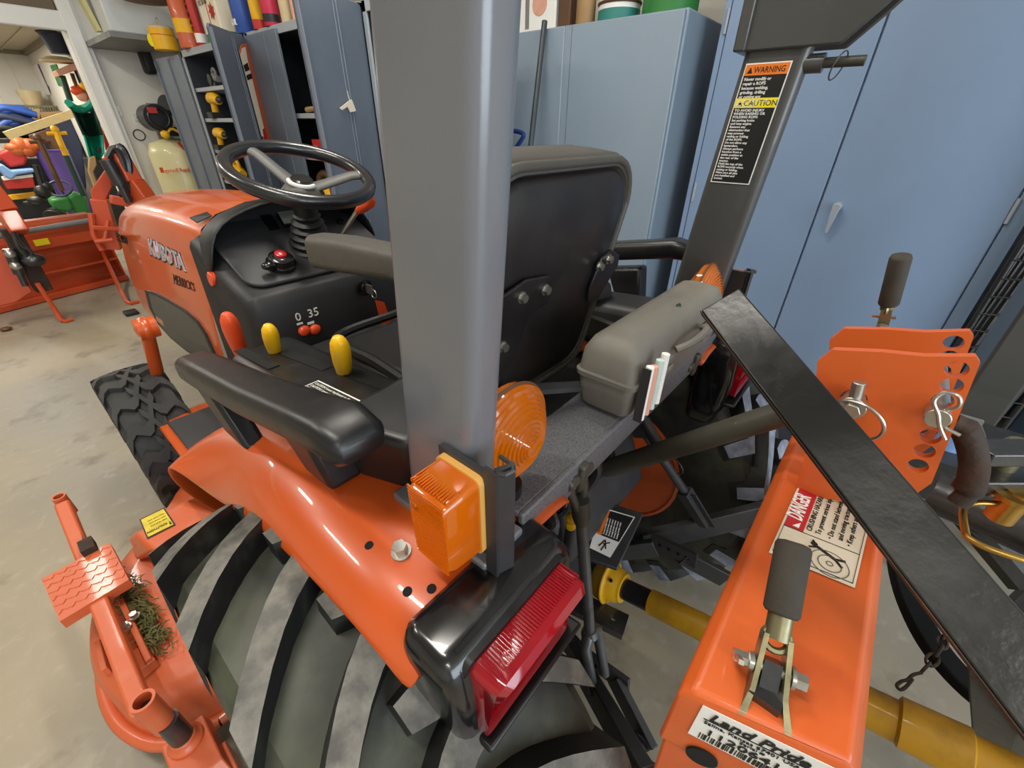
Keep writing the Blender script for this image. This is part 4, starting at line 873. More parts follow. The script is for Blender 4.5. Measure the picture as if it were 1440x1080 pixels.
# rock shaft arms, lift rods
for f in (0, 1):
    g = (lambda p: mx(p)) if f else (lambda p: V(p))
    xa = .40
    a = at(813, 668, X=xa); b = at(829, 885, X=xa); b2 = at(836, 905, X=xa)
    mb = MB(); mb.bar(g(a+V((0, .33, .02))), g(a+V((0, -.012, 0))), .018, .05, up=(0, 0, 1)); mb.cyl(g(a+V((-.03, 0, 0))), g(a+V((.03, 0, 0))), .010); arm = mb.done('lift_arm', 'steel_olive', T, bevel=.004)
    if f:
        A_ = at(893, 588, X=.74); B_ = at(962, 690, X=.83); C_ = at(990, 735, X=.87); mb = MB(); mb.bar(at(893, 588, X=.74), at(905, 612, X=.75), .022, .04, up=(0, 1, 0)); mb.tube([A_, B_], .0105, 14); mb.torus(at(950, 655, X=.82), (1, -.4, .3), .022, .002, 24, 6); mb.bar(B_, C_, .03, .028, up=(0, 1, 0)); mb.bar(B_+V((0, -.02, 0)), C_+V((0, -.02, 0)), .004, .02, up=(0, 1, 0)); mb.done('lift_rod', 'steel_dark', T, bevel=.002)
    mb = MB(); dd = (b-a).normalized()
    for sx in (-.018, .018): mb.tube([g(a+V((sx*.9, 0, .012))), g(a+V((sx, 0, -.02))), g(a+dd*.055+V((sx*.5, 0, 0)))], .0065, 10)
    mb.tube([g(a+dd*.045), g(a+dd*.075), g(a+dd*.09)], [.014, .014, .0105], 14); mb.done('lift_rod_clevis', 'steel_olive', T, angle=60) if not f else None; mb = MB() if not f else mb; mb.tube([g(a+dd*.07), g(b)], .0095, 16)
    low = at(862, 1062, X=.385)
    mb.tube([g(b), g(b+dd*.012)], [.012, .016], 14)
    e = (low-b).normalized()
    for sx in (-.02, .02): mb.tube([g(b+dd*.006), g(b+e*.02+V((sx, 0, 0))), g(b+e*.10+V((sx, 0, 0))), g(b+e*.13+V((sx, 0, 0)))], [.011, .010, .009, .009], 10)
    mb.done('lift_rod', 'steel_bright', T, angle=60) if not f else mb.bm.free()
    # lower link
    l0 = V((.60, .50, .22)); l1 = V((.44, .17, .42)); l2 = V((.29, -.02, .565))
    mb = MB(); mb.bar(g(l0), g(l1), .022, .055); mb.bar(g(l1+V((0, .03, 0))), g(l2), .022, .062); bolt(mb, g(l2+V((-.02, .02, 0))), (-1 if not f else 1, 0, 0), .014, .02); mb.ball(g(l2+V((0, .0, 0))), .03); ll = mb.done('lower_link', 'steel_dark', T, bevel=.004)
    # stabiliser with holes
    s0 = V((.50, .40, .36)); s1 = V((.44, .16, .44)); s2 = V((.40, .0, .40))
    mb = MB(); dd = (s1-s0).normalized(); up_ = V((0, 0, 1))
    if f: dd = V((-dd.x, dd.y, dd.z))
    A = g(s1); nrm = V((-1 if not f else 1, 0, 0)); sd = V((0, -1, .12)).normalized()
    mb.plate([(-.16, -.022), (.09, -.022), (.09, .022), (-.16, .022)], [(i*.024-.10, 0, .006) for i in range(8)], A, sd, V((0, .12, 1)), .01)
    mb.bar(g(s1+V((-.0, -.06, 0))), g(s2), .014, .05); bolt(mb, g(s2+V((0, .02, .0))), nrm, .016, .02); mb.done('stabilizer', 'steel_dark', T, bevel=.002)
    mb = MB(); mb.torus(A+nrm*.012+sd*-.02, nrm+V((0, 0, .6)), .016, .002, 24, 6); mb.ball(A+nrm*.012+sd*-.02, .008); mb.done('lynch_pin', 'zinc', ll)
# near-left rod detail: bolt with washer low in the picture and lynch pin on a chain near the cross bar
p = at(858, 1060, X=.37); mb = MB(); bolt(mb, p, (-.7, -.7, 0), .017, .03); mb.done('link_bolt', 'zinc_olive', T)
p = at(797, 690, X=.42)
mb = MB(); mb.torus(p+V((0, 0, .01)), (1, .4, 0), .017, .0018, 26, 6); mb.torus(p+V((.004, 0, .05)), (.2, 1, .2), .022, .0015, 26, 6, R(20), R(250)); mb.ball(p+V((0, 0, .0)), .009); mb.cyl(p+V((0, .0, 0)), p+V((0, 0, -.035)), .0035); mb.done('lynch_pin', 'zinc', T)
p = at(803, 735, X=.42); mb = MB(); mb.ball(p+V((0, 0, .010)), (.010, .010, .011)); mb.ball(p+V((0, 0, -.006)), (.0095, .0095, .010)); mb.done('plug_cap', 'c_yellow', T)
mb = MB(); mb.cyl(p+V((0, 0, -.012)), p+V((.0, .0, -.09)), .0085); mb.done('hydraulic_stub', 'steel_dark', T)
# tail of hoses and fittings under the cross bar
mb = MB()
for i in range(5): mb.tube(bez([(.40+.05*i, .30, .90), (.42+.05*i, .26, .80), (.46+.04*i, .30, .70), (.45+.05*i, .36, .60)], 6), .009, 8)
mb.done('hydraulic_hose', 'steel_black', T)
# PTO guard plate with warning label
gq = [at(*p, Z=z) for *p, z in ((838, 700, .64), (905, 722, .64), (868, 800, .60), (808, 780, .60))]
mb = MB(); mb.prism(gq, (0, 0, -.008)); gp = mb.done('pto_guard', 'steel_dark', T, bevel=.002)
gl = [at(*p, Z=z) for *p, z in ((845.6, 714, .6405), (893, 728, .6405), (858, 785, .610), (829, 771, .610))]
xu = (gl[1]-gl[0]); yu = (gl[0]-gl[3]); nn = xu.cross(yu).normalized()
def gf(u, v, l=0): return gl[3]+(gl[2]-gl[3])*u+((gl[0]-gl[3])*(1-u)+(gl[1]-gl[2])*u)*v+nn*(l+.003)
mb = MB()
def gb(mi, u0, v0, u1, v1, l): mb.mi = mi; mb.prism([gf(u0, v0, l), gf(u1, v0, l), gf(u1, v1, l), gf(u0, v1, l)], nn*.0004)
gb(0, 0, 0, 1, 1, 0); gb(1, .05, .36, .97, .97, .0006); gb(2, .05, .36, .28, .97, .001); 
gb(2, -.0, 0.0, .0, .0, .0)
mb.mi = 1; mb.text('WARNING', .010, gf(.21, .40, .0016), yu, -xu, lift=.0003, sx=.8)
mb.mi = 0
for i in range(6): mb.text('Rotating driveline contact', .0046, gf(.37+i*.10, .40, .0012), yu, -xu, lift=.0003, bold=.00008, sx=.8)
mb.mi = 1
for a, b in (((.35, .12), (.5, .30)), ((.5, .30), (.66, .12)), ((.48, .2), (.70, .28)), ((.5, .05), (.56, .25))): A = gf(*a, .0008); B = gf(*b, .0008); mb.bar(A, B, .0025, .0005, up=nn)
mb.done('warning_label', ['label_white', 'label_black', 'label_orange'], gp)
# drawbar
a = at(790, 838, Z=.40); b = at(925, 905, Z=.40); dv = (b-a).normalized(); sv = V((-dv.y, dv.x, 0))
mb = MB(); mb.plate([(-.5, -.026), (.155, -.026), (.155, .026), (-.5, .026)], [(.07, .004, .008), (.125, .004, .008)], a, dv, sv, .02); mb.done('drawbar', 'steel_black', T, bevel=.002)
mb = MB(); mb.lathe(V((.62, .26, .43)), (0, -1, .35), [(0, .03), (.04, .03), (.04, .018), (.07, .018)], 18); mb.done('pto_stub', 'steel_dark', T)

# drive shaft with yellow guards
s0 = at(852, 815, X=.62); s1 = at(1000, 888, X=.62); s2 = at(1225, 995, X=.62); s3 = at(1400, 1075, X=.62)
ax = (s1-s0).normalized()
shaft = thing('drive_shaft', 'yellow and black guarded drive shaft running under the orange hitch beam', 'drive shaft', (.62, 0, .45))
mb = MB(); mb.lathe(s0-ax*.03, ax, [(.01, .040), (.02, .047), (.040, .050), (.044, .044), (.050, .040), (.066, .038), (.070, .034), (.078, .033), (.078, .02)], 28); mb.torus(s0+ax*.012, ax, .049, .004, 30, 8); fr = mb.done('front_bell', 'yellow_pto', shaft)
mb = MB(); mb.cyl(s0+ax*.02+V((-.02, .0, .032)), s0+ax*.02+V((-.022, 0, .037)), .004); mb.done('guard_screw', 'hole_black', fr)
mb = MB(); mb.tube([s0+ax*.035, s0+ax*.115], .0235, 20); mb.done('inner_tube', 'steel_black', shaft)
mb = MB(); mb.lathe(s0+ax*.112, ax, [(0, .026), (.0, .027), ((s2-s0).length-.13, .027), ((s2-s0).length-.11, .029), ((s2-s0).length-.0, .030)], 22); mb.lathe(s2, ax, [(-.05, .030), (.03, .030), (.034, .037), (.11, .038), (.113, .031), (.2, .031)], 24); mb.done('outer_tube', mat('yellow_pto_dirty', 'B98A12', .45, coat=.15, var=[('6E5416', 14, .45, .7, .7)], bump=(90, .15, .001)), shaft)

# ------------------------------------------------------------------ quick hitch (orange frame)
qh = thing('quick_hitch', 'orange quick hitch frame with danger label behind the tractor', 'hitch', (.615, -.065, 0))
BX0, BX1, BZ = .236, .995, .95
mb = MB()
# top beam: folded channel with chamfered end
SK = .27
def bsec(x, z, k=0): return [V((x-y*k, y, z+dz)) for y, dz in ((-.131, -.10), (-.131, -.014), (-.120, 0), (-.012, 0), (-.002, -.012), (-.002, -.10))]
mb.rings([bsec(BX0-.008, BZ-.006, SK), bsec(BX0-.004, BZ-.001, SK), bsec(BX0+.004, BZ, SK), bsec(BX1-.004, BZ, -SK), bsec(BX1+.004, BZ-.001, -SK), bsec(BX1+.008, BZ-.006, -SK)])
# legs
for a, b in ((BX0-.006, BX0+.075), (BX1-.075, BX1+.006)):
    k0, k1 = (SK, 0) if a < XC else (0, -SK)
    mb.hexa([(a+.12*k0, -.12, .36), (b+.12*k1, -.12, .36), (b, -.03, .36), (a+.03*k0, -.03, .36)], [(a+.131*k0, -.131, .9), (b+.131*k1, -.131, .9), (b, -.004, .9), (a+.004*k0, -.004, .9)])
frame = mb.done('hitch_frame', 'orange_hitch', qh, bevel=.008, seg=3, angle=40)
# tower plates with adjusting holes
def tower(x, far):
    o = V((x, 0, 0)); xd = V((0, -1, 0)); yd = V((0, 0, 1))
    P = lambda px, py: (lambda p: (-p.y, p.z))(at(px, py, X=x))
    pl = [(1118, 690), (1145, 595), (1150, 507), (1172, 490), (1240, 493), (1300, 499), (1372, 499), (1378, 508), (1310, 676), (1290, 690), (1240, 712)]
    out = [P(*p) for p in pl]
    hp = [(1345, 517), (1338, 540), (1325, 561), (1320, 592), (1308, 611), (1300, 631), (1291, 652)]
    hs = [P(*p)+(.0088,) for p in hp]
    # even out the row so the holes sit on one straight line
    mb = MB(); mb.plate(out[::-1], hs+[P(1201, 559)+(.0125,)], o, xd, yd, .010)
    return mb.done('tower_plate', 'orange_hitch', qh, bevel=.0015)
t1 = tower(.565, 0); t2 = None
# the second plate is the same plate standing 9 cm further across
o2 = t1.copy(); COL.objects.link(o2); o2.parent = qh; o2.location = t1.location+V((.092, -.002, -.004))
pn_ = at(1201, 561, X=.556)
mb = MB(); mb.cyl(pn_+V((-.012, 0, 0)), pn_+V((.12, 0, 0)), .0105, n=20); mb.cyl(pn_+V((-.026, 0, 0)), pn_+V((-.012, 0, 0)), .013, n=20); mb.cyl(pn_+V((-.034, 0, 0)), pn_+V((-.02, 0, 0)), .009, n=6); mb.cyl(pn_+V((-.02, -.0, .005)), pn_+V((-.02, .004, .030)), .0062, n=14); pin = mb.done('top_pin', 'zinc', qh, bevel=.001)
mb = MB(); rc = pn_+V((-.022, -.008, -.014)); mb.torus(rc, (1, -.25, .35), .026, .0020, 36, 8); mb.done('pin_ring', 'zinc', pin)
p = at(1318, 580, X=.556); mb = MB(); mb.cyl(p+V((-.016, 0, 0)), p+V((.12, 0, 0)), .0105, n=20); pin2 = mb.done('hook_pin', 'zinc', qh, bevel=.001)
mb = MB(); q = p+V((-.013, 0, 0)); mb.tube(bez([q+V((0, -.014, -.020)), q+V((-.003, -.004, -.006)), q+V((-.004, .002, .006)), q+V((-.003, .010, .018)), q+V((0, .006, .028)), q+V((0, -.004, .028)), q+V((.0, -.008, .018)), q+V((.004, .0, .004)), q+V((.003, -.008, -.008)), q+V((.002, -.022, -.012))], 6), .0019, 8); mb.done('hairpin', 'zinc', pin2)
mb = MB(); a = at(1330, 560, X=.60); mb.prism([V((.588, -.10, 1.02)), V((.588, -.16, 1.00)), V((.588, -.185, 1.06)), V((.588, -.165, 1.085)), V((.588, -.15, 1.055)), V((.588, -.11, 1.075))], (.03, 0, 0)); mb.bm.free()
# latch levers with foam grips, one over each leg
def latch(pv, tip, lean_side):
    pv = V(pv); tip = V(tip); d = (tip-pv).normalized(); L_ = (tip-pv).length; s = d.cross(V((0, 0, 1)) if abs(d.z) < .8 else V((0, 1, 0))).normalized(); n = s.cross(d)
    mb = MB()
    for k in (-1, 1):
        mb.hexa([pv+s*k*.012+n*v+s*u for u, v in ((-.002, -.008), (.002, -.008), (.002, .008), (-.002, .008))], [pv+d*L_*.36+s*k*.009+n*v+s*u for u, v in ((-.002, -.007), (.002, -.007), (.002, .007), (-.002, .007))])
        mb.hexa([pv-d*.022+s*k*.017+n*v+s*u for u, v in ((-.003, -.010), (.003, -.010), (.003, .010), (-.003, .010))], [pv+s*k*.012+n*v+s*u for u, v in ((-.002, -.008), (.002, -.008), (.002, .008), (-.002, .008))])
    mb.cyl(pv+d*L_*.34, pv+d*L_*.62, .0098, n=18); mb.torus(pv+d*L_*.34, n, .010, .003, 16, 6, 0, math.pi*2); lv = mb.done('latch_lever', 'zinc_olive', qh)
    mb = MB(); mb.tube([pv+d*L_*(.50 if lean_side > 0 else .40), pv+d*L_*(.52 if lean_side > 0 else .42), pv+d*L_*.96, pv+d*L_*.99, tip], [.0125, .0142, .0142, .0125, .007], 22); mb.done('foam_grip', 'grip_rubber', lv, angle=60)
    mb = MB(); q = pv+d*L_*.14; mb.cyl(q-s*.024, q+s*.024, .0045, n=12); bolt(mb, q+s*.014, s, .007, .012); bolt(mb, q-s*.014, -s, .006, .014); mb.bar(q-s*.026-n*.014, q-s*.026+n*.018, .004, .004, up=d); mb.done('pivot_bolt', 'zinc', lv)
    mb = MB(); mb.span(pv-V((.012, .012, .02)), pv+V((.012, .012, .004))); mb.bar(pv-d*.012-n*.004, pv+d*L_*.20, .014, .012, up=n); mb.done('latch_strap', 'steel_black', lv)
latch(at(1078, 972, Z=.955), at(1117, 762, Z=1.045), 1)
latch(at(1238, 470, X=.93), at(1268, 358, X=.90), -1)
# danger label on the beam
dq = [at(x, y, Z=.9515) for x, y in ((1125, 678), (1228, 716), (1202, 827), (1081, 777))]
def df(u, v, l=0): return (dq[3]*(1-u)+dq[2]*u)*(1-v)+(dq[0]*(1-u)+dq[1]*u)*v+V((0, 0, l))
mb = MB()
def db(mi, u0, v0, u1, v1, l): mb.mi = mi; mb.prism([df(u0, v0, l), df(u1, v0, l), df(u1, v1, l), df(u0, v1, l)], (0, 0, .0004))
db(0, 0, 0, 1, 1, 0)
for u0, v0, u1, v1 in ((.03, .03, .97, .036), (.03, .964, .97, .97), (.03, .03, .036, .97), (.964, .03, .97, .97), (.03, .355, .97, .361)): db(2, u0, v0, u1, v1, .0005)
db(1, .035, .365, .28, .962, .0006)
xv = (dq[1]-dq[0]).normalized(); yv = (dq[0]-dq[3]).normalized()
mb.mi = 3; mb.text('DANGER', .0245, df(.215, .47, .001), yv, -xv, bold=.0005, sx=.53)
mb.prism([df(.13, .39, .001), df(.215, .385, .001), df(.215, .455, .001)], (0, 0, .0004))
mb.mi = 2
for i, s in enumerate(('CRUSHING HAZARD:', 'To prevent serious injury or death:', '\u2022 Do not stand between equipment', '  and moving tractor.', '\u2022 Keep others away.')):
    mb.text(s, .0082, df(.37+i*.115+(.03 if i > 1 else 0), .40, .0006), yv, -xv, lift=.0004)
for a, b, w_ in (((.50, .26), (.72, .20), .004), ((.50, .26), (.42, .32), .0022), ((.50, .26), (.40, .23), .0022), ((.72, .20), (.84, .22), .003), ((.72, .20), (.82, .14), .003)): mb.bar(df(*a, .0008), df(*b, .0008), w_, .0005, up=(0, 0, 1))
mb.cyl(df(.45, .28, .0006), df(.45, .28, .0012), .0035, n=12)
mb.mi = 4
for r in (.018, .011, .003): mb.torus(df(.68, .135, .0006), (0, 0, 1), r, .0006, 30, 5)
mb.done('danger_label', ['label_cream', 'label_red', 'ink', 'label_white', 'ink_grey'], frame)
# serial plate on the end of the beam
X0 = BX0-.0075
nx_ = V((-1, -SK, 0)).normalized(); so = V((X0+.022*SK-.001, -.022, .938)); ux = V((SK, -1, -.01)).normalized(); uz = V((0, 0, 1))
mb = MB()
def sf(u, v): return so+ux*u-uz*v
mb.mi = 0; mb.prism([sf(0, 0), sf(0, .056), sf(.100, .056), sf(.100, 0)], nx_*.0008)
def stx(s, size, u, v, **k): mb.text(s, size, sf(u, v)+nx_*.001, ux, uz, **k)
mb.mi = 1; stx('Land Pride', .0175, .008, .0160, shear=.2, bold=.00025, sx=1.0); stx('Salina, Kansas 67401 USA', .0066, .006, .0242, sx=1.08); stx('Serial #', .0058, .036, .0296, sx=1.1); stx('1120641', .0135, .010, .0410, sx=1.3, bold=.0001)
mb.prism([sf(.005, .0175)+nx_*.0009, sf(.005, .0185)+nx_*.0009, sf(.095, .0185)+nx_*.0009, sf(.095, .0175)+nx_*.0009], nx_*.0005)
u = .008; random.seed(3)
while u < .085:
    w_ = random.choice((.0007, .0007, .0014, .0021)); mb.prism([sf(u, .0435)+nx_*.0009, sf(u, .0535)+nx_*.0009, sf(u+w_, .0535)+nx_*.0009, sf(u+w_, .0435)+nx_*.0009], nx_*.0005); u += w_+random.choice((.0008, .0008, .0016))
mb.done('serial_plate', ['label_white', 'ink'], frame)
mb = MB(); q = V((X0+.04*SK-.001, -.040, .852)); mb.cyl(q, q+nx_*.002, .014, n=20); mb.done('access_hole', 'hole_black', frame)

# ------------------------------------------------------------------ implement behind the hitch
imp = thing('implement_frame', 'dark implement frame with rusty clevis and gold pin at the right edge', 'implement', (.75, -.45, 0))
a = dep(1013, 424, .455); b = dep(1440, 948, .262); dv = (b-a).normalized(); vd = ((a+b)/2-V((0, 0, CAMH))).normalized(); nn = (-vd-dv*(-vd).dot(dv)).normalized()
nn = (nn+V((0, 0, .35))).normalized()
mb = MB(); mb.bar(a, b+dv*.35, .043, .010, up=nn); fbar = mb.done('brace_bar', mat('bar_black', '19191A', .33, coat=.15, spec=.7, var=('2C2B29', 14, .5, .75, .6), bump=(70, .5, .0018)), imp, bevel=.0018)
mb = MB(); sd = dv.cross(nn).normalized(); mb.bar(a+sd*.0222, b+dv*.35+sd*.0222, .0008, .0095, up=nn); mb.done('worn_edge', 'rust', fbar)
# rear mast that the brace runs back to
e = b+dv*.33
mb = MB(); mb.span((e.x-.03, e.y-.03, 0), (e.x+.03, e.y+.03, e.z+.02)); mb.span((e.x-.1, e.y-.1, 0), (e.x+.1, e.y+.1, .02)); mb.done('mast', 'steel_black', imp, bevel=.004)
# rusty clevis, gold pin and its loop
cl = at(1385, 650, X=.62)
mb = MB(); pl = [at(*p, Z=1.03) for p in ((1378, 652), (1450, 648), (1520, 700), (1470, 720), (1400, 672))]
cpl = [at(*p, Z=1.06) for p in ((1376, 628), (1386, 617), (1600, 612), (1600, 640), (1400, 640))]
for z in (1.06, 1.018):
    q_ = [V((p.x, p.y, z)) for p in cpl]; mb.prism(q_, (0, 0, -.018))
cv = mb.done('clevis', 'steel_black', imp, bevel=.002)
q = at(1416, 645, Z=1.03); mb = MB(); mb.cyl(q+V((0, 0, -.05)), q+V((0, 0, .022)), .0125, n=20); mb.ball(q+V((0, 0, .022)), (.012, .012, .008)); mb.done('clevis_pin', 'zinc_olive', cv)
mb = MB(); pp = bez([(1345, 585), (1362, 600), (1372, 640), (1366, 690), (1350, 720)], 5)
mb.tube(bez([at(1336, 590, X=.60), at(1358, 606, X=.605), at(1370, 650, X=.605), at(1362, 690, X=.60), at(1346, 708, X=.595)], 5), [.010]*4+[.013]*12+[.010]*5, 12); mb.done('top_hook_bar', 'rust', imp)
gpn = at(1426, 703, Z=.995)
mb = MB(); mb.cyl(gpn+V((-.006, .004, .012)), gpn+V((-.006, .004, .006)), .020, n=26); mb.cyl(gpn+V((0, 0, .014)), gpn+V((0, 0, -.03)), .0135, n=24)
hp = [at(*p, Z=.985) for p in ((1425, 710), (1385, 707), (1362, 709), (1354, 718), (1357, 745), (1364, 758), (1400, 775), (1460, 790), (1520, 780))]
mb.tube(bez(hp, 5), .0036, 10); mb.done('loop_pin', 'zinc_yellow', imp, angle=50)
mb = MB(); mb.tube([at(1310, 690, X=.86), at(1440, 745, X=.84), at(1560, 800, X=.82)], .035, 12); mb.tube([at(1330, 690, X=.92), at(1440, 820, X=.88)], .024, 8); mb.done('tongue_tube', 'steel_black', imp)
# curved black guard and upright below
g0 = [at(*p, Z=.50) for p in ((1262, 690), (1262, 760), (1272, 822), (1298, 884), (1336, 938), (1388, 985), (1450, 1015))]
mb = MB(); pts = bez(g0, 5); rows = []
for i, p in enumerate(pts):
    t_ = (pts[min(i+1, len(pts)-1)]-pts[max(0, i-1)]).normalized(); s = V((-t_.y, t_.x, 0)).normalized(); rows.append([p+s*.022+V((0, 0, .012)), p-s*.022+V((0, 0, .012)), p-s*.022-V((0, 0, .012)), p+s*.022-V((0, 0, .012))])
mb.rings(rows); mb.bar(at(1296, 842, Z=.5), at(1345, 800, Z=.5), .035, .02); gd = mb.done("curved_guard", mat("guard_black", "0C0C0D", .7, spec=.25), imp, bevel=.004)
mb = MB(); mb.hexa([at(*p, Z=.2) for p in ((1378, 1180), (1470, 1180), (1470, 1140), (1378, 1140))], [at(*p, Z=.78) for p in ((1353, 880), (1460, 960), (1470, 930), (1362, 872))]); mb.done('upright', 'steel_black', imp, bevel=.004)
# chain with a snap hook hanging over the guard
ch = thing('chain', 'rusty chain with open hook hanging beside the curved black guard', 'chain', tuple(at(1320, 900, Z=.54)))
ps = [at(*p, Z=.545) for p in ((1325, 858), (1337, 868), (1334, 884), (1326, 897), (1324, 910), (1316, 922), (1306, 934), (1297, 944))]
mb = MB()
for i, (p, q) in enumerate(zip(ps, ps[1:])):
    m_ = (p+q)/2; t_ = (q-p).normalized(); n_ = (V((0, 0, 1)) if i % 2 else t_.cross(V((0, 0, 1)))).normalized(); s = n_.cross(t_).normalized(); L_ = (q-p).length*.62
    mb.tube([m_+t_*L_*math.cos(a)+s*.0075*math.sin(a) for a in (2*math.pi*j/14 for j in range(15))], .0024, 6, caps=False)
mb.done('chain_links', 'rust', ch)
mb = MB(); p = ps[-1]; f = lambda x, y: at(x, y, Z=.545); mb.tube(bez([f(1296, 946), f(1284, 949), f(1276, 956), f(1268, 958), f(1261, 964), f(1266, 970), f(1274, 966), f(1283, 955)], 4), .0026, 8); mb.done('snap_hook', 'rust', ch)

# ------------------------------------------------------------------ tool box on the cross bar
tb = thing('tool_box', 'grey plastic tool box with rolled papers, lying on the black cross bar', 'tool box', (.70, .25, .972))
z0, z1 = .974, 1.098
def tbr(z, ins, x0=.505, x1=.905, y0=.196, y1=.292): return [V(((x0+x1)/2+a, (y0+y1)/2+b, z)) for a, b in rrect(x1-x0-ins*2, y1-y0-ins*2, .014, 4)]
mb = MB(); mb.rings([tbr(z0, .012), tbr(z0+.01, .004), tbr(z0+.06, 0)]); mb.done('box_body', 'grey_box', tb, angle=50)
mb = MB(); mb.rings([tbr(z0+.058, -.003), tbr(z0+.066, -.004), tbr(z0+.068, .0), tbr(z0+.10, .003), tbr(z0+.118, .012), tbr(z0+.124, .026)]); lid = mb.done('box_lid', 'grey_box', tb, angle=50)
mb = MB()
for x in (.60, .80): mb.span((x-.025, .186, z0+.045), (x+.025, .196, z0+.078)); mb.span((x-.02, .181, z0+.056), (x+.02, .188, z0+.066))
mb.each(2, 'box_latch', 'grey_box', tb, bevel=.003)
mb = MB(); mb.tube(bez([(.64, .190, z0+.08), (.66, .176, z0+.088), (.70, .172, z0+.09), (.74, .176, z0+.088), (.76, .190, z0+.08)], 5), .006, 8); mb.done('box_handle', 'grey_box', tb)
def papers():
    bk = thing('booklet', 'clear sleeve of folded paper leaflets tucked at the tool box corner', 'booklet', (.52, .185, .975))
    for i, (x, c, z) in enumerate(((.520, 'label_white', 1.075), (.531, 'c_pink', 1.072), (.543, 'c_pale_green', 1.078), (.555, 'label_white', 1.084))):  # leaflet papers in white, pink and pale green
        mb = MB(); rows = []
        for zz in (.985+i*.005, z): rows.append([V((x+.0055*math.cos(a), .183+.006*math.sin(a)-i*.002, zz)) for a in (math.pi*2*j/10 for j in range(10))])
        mb.rings(rows); mb.done('folded_leaflet', c, bk, angle=60)
    mb = MB(); mb.span((.510, .177, .985), (.512, .190, 1.075)); mb.done('sleeve_clip', 'steel_dark', bk)
papers()
mb = MB(); p = at(956, 430, Z=z1+.001)
for dx, dy in ((0, 0), (.004, .003), (-.003, .004)): mb.ball(p+V((dx, dy, .0016)), (.004, .0018, .0014), 8, 5)
tag(mb.done('grass_scrap', 'c_green_dark'), 'tiny scrap of cut grass lying on the tool box lid', 'grass scrap')
# ------------------------------------------------------------------ mower deck under the tractor
dk = thing('mower_deck', 'orange mower deck with diamond tread step beside the left tyres', 'mower deck', (.3, 1.2, 0))
DZ = .25
top = [at(*p, Z=DZ) for p in ((126, 860), (128, 905), (150, 950), (190, 985), (240, 996))]
E0 = [V(p) for p in ((-.10, .86, DZ), (-.20, .90, DZ), (-.255, 1.0, DZ), (-.272, 1.12, DZ), (-.255, 1.25, DZ), (-.20, 1.36, DZ), (-.11, 1.46, DZ), (.0, 1.56, DZ), (.1, 1.66, DZ), (.4, 1.74, DZ), (.9, 1.70, DZ), (1.2, 1.5, DZ), (1.42, 1.3, DZ), (1.44, 1.05, DZ), (1.25, .9, DZ), (.7, .86, DZ))]
E0 = bez(E0+[E0[0]], 4)[:-1]
cen = V((.5, 1.25, 0)); 
def off(p, k, z): q = V(p); d = (V((cen.x, cen.y, q.z))-q).normalized(); q = q+d*k; q.z = z; return q
mb = MB(); mb.rings([[off(p, -.015, .07) for p in E0], [off(p, -.016, .085) for p in E0], [off(p, -.004, .095) for p in E0], [off(p, 0, .20) for p in E0], [off(p, .015, .235) for p in E0], [off(p, .05, .25) for p in E0], [off(p, .09, .252) for p in E0]], True, False, True)
shell_ = mb.done('deck_shell', 'orange_deck', dk, angle=55)
mb = MB(); mb.tube([off(p, -.02, .082) for p in E0]+[off(E0[0], -.02, .082)], .016, 10, caps=False); mb.done('deck_rim', 'orange_deck', shell_, angle=80)
# raised cover towards the tractor
mb = MB(); mb.hexa([at(*p, Z=.26) for p in ((190, 790), (330, 745), (300, 690), (180, 755))], [at(*p, Z=.33) for p in ((215, 775), (335, 730), (255, 705), (188, 752))]); mb.hexa([(-.10, .98, .25), (.15, .98, .25), (.15, 1.15, .25), (-.10, 1.15, .25)], [(-.08, 1.0, .30), (.15, 1.0, .30), (.15, 1.13, .30), (-.08, 1.13, .30)]); mb.each(1, 'deck_cover', 'orange_deck', dk, bevel=.012, seg=3)
# caution label, upside down from here
cq = [at(x, y, Z=.3315) for x, y in ((196, 731), (231, 714), (247, 738), (207, 758))]
mb = MB()
def cf(u, v, l=0): return (cq[3]*(1-u)+cq[2]*u)*(1-v)+(cq[0]*(1-u)+cq[1]*u)*v+V((0, 0, l))
mb.mi = 0; mb.prism([cf(0, 0), cf(1, 0), cf(1, 1), cf(0, 1)], (0, 0, .001)); mb.mi = 1; mb.prism([cf(.05, .05, .001), cf(.95, .05, .001), cf(.95, .95, .001), cf(.05, .95, .001)], (0, 0, .0006))
xv = (cq[1]-cq[0]).normalized(); yv = (cq[0]-cq[3]).normalized(); mb.mi = 0
mb.text('CAUTION', .011, cf(.80, .26, .002), -xv, -yv, bold=.0003); 
for i in range(3): mb.text('Keep hands away', .006, cf(.88, .45+i*.14, .002), -xv, -yv)
mb.prism([cf(.84, .10, .002), cf(.93, .10, .002), cf(.885, .30, .002)], (0, 0, .0006)); mb.done('caution_label', ['label_black', mat('label_old_yellow', 'D9C234', .6, var=('A08E28', 20, .45, .7, .6))], dk)
# frame arm: square bar with round sockets at both ends
A = at(82, 698, Z=.42); B = at(135, 810, Z=.34); Cc = at(200, 985, Z=.40)
mb = MB(); mb.bar(A+V((0, -.02, -.02)), at(122, 790, Z=.335), .034, .034); mb.bar(at(122, 800, Z=.33), at(203, 1005, Z=.35), .036, .036)
arm = mb.done('frame_arm', 'orange_deck', dk, bevel=.006)
def socket(p, dn, r, L_):
    mb = MB(); mb.lathe(p, (0, 0, -1), [(.03, .0005), (.03, r*.72), (0, r*.74), (0, r), (L_, r), (L_, .0005)], 24); mb.done('arm_socket', 'orange_deck', arm, angle=40)
    mb = MB(); mb.lathe(p-V((0, 0, .029)), (0, 0, 1), [(0, .001), (.001, r*.7)], 20); mb.bm.clear(); mb.cyl(p-V((0, 0, .028)), p-V((0, 0, .027)), r*.69); mb.done('socket_bore', 'hole_black', arm)
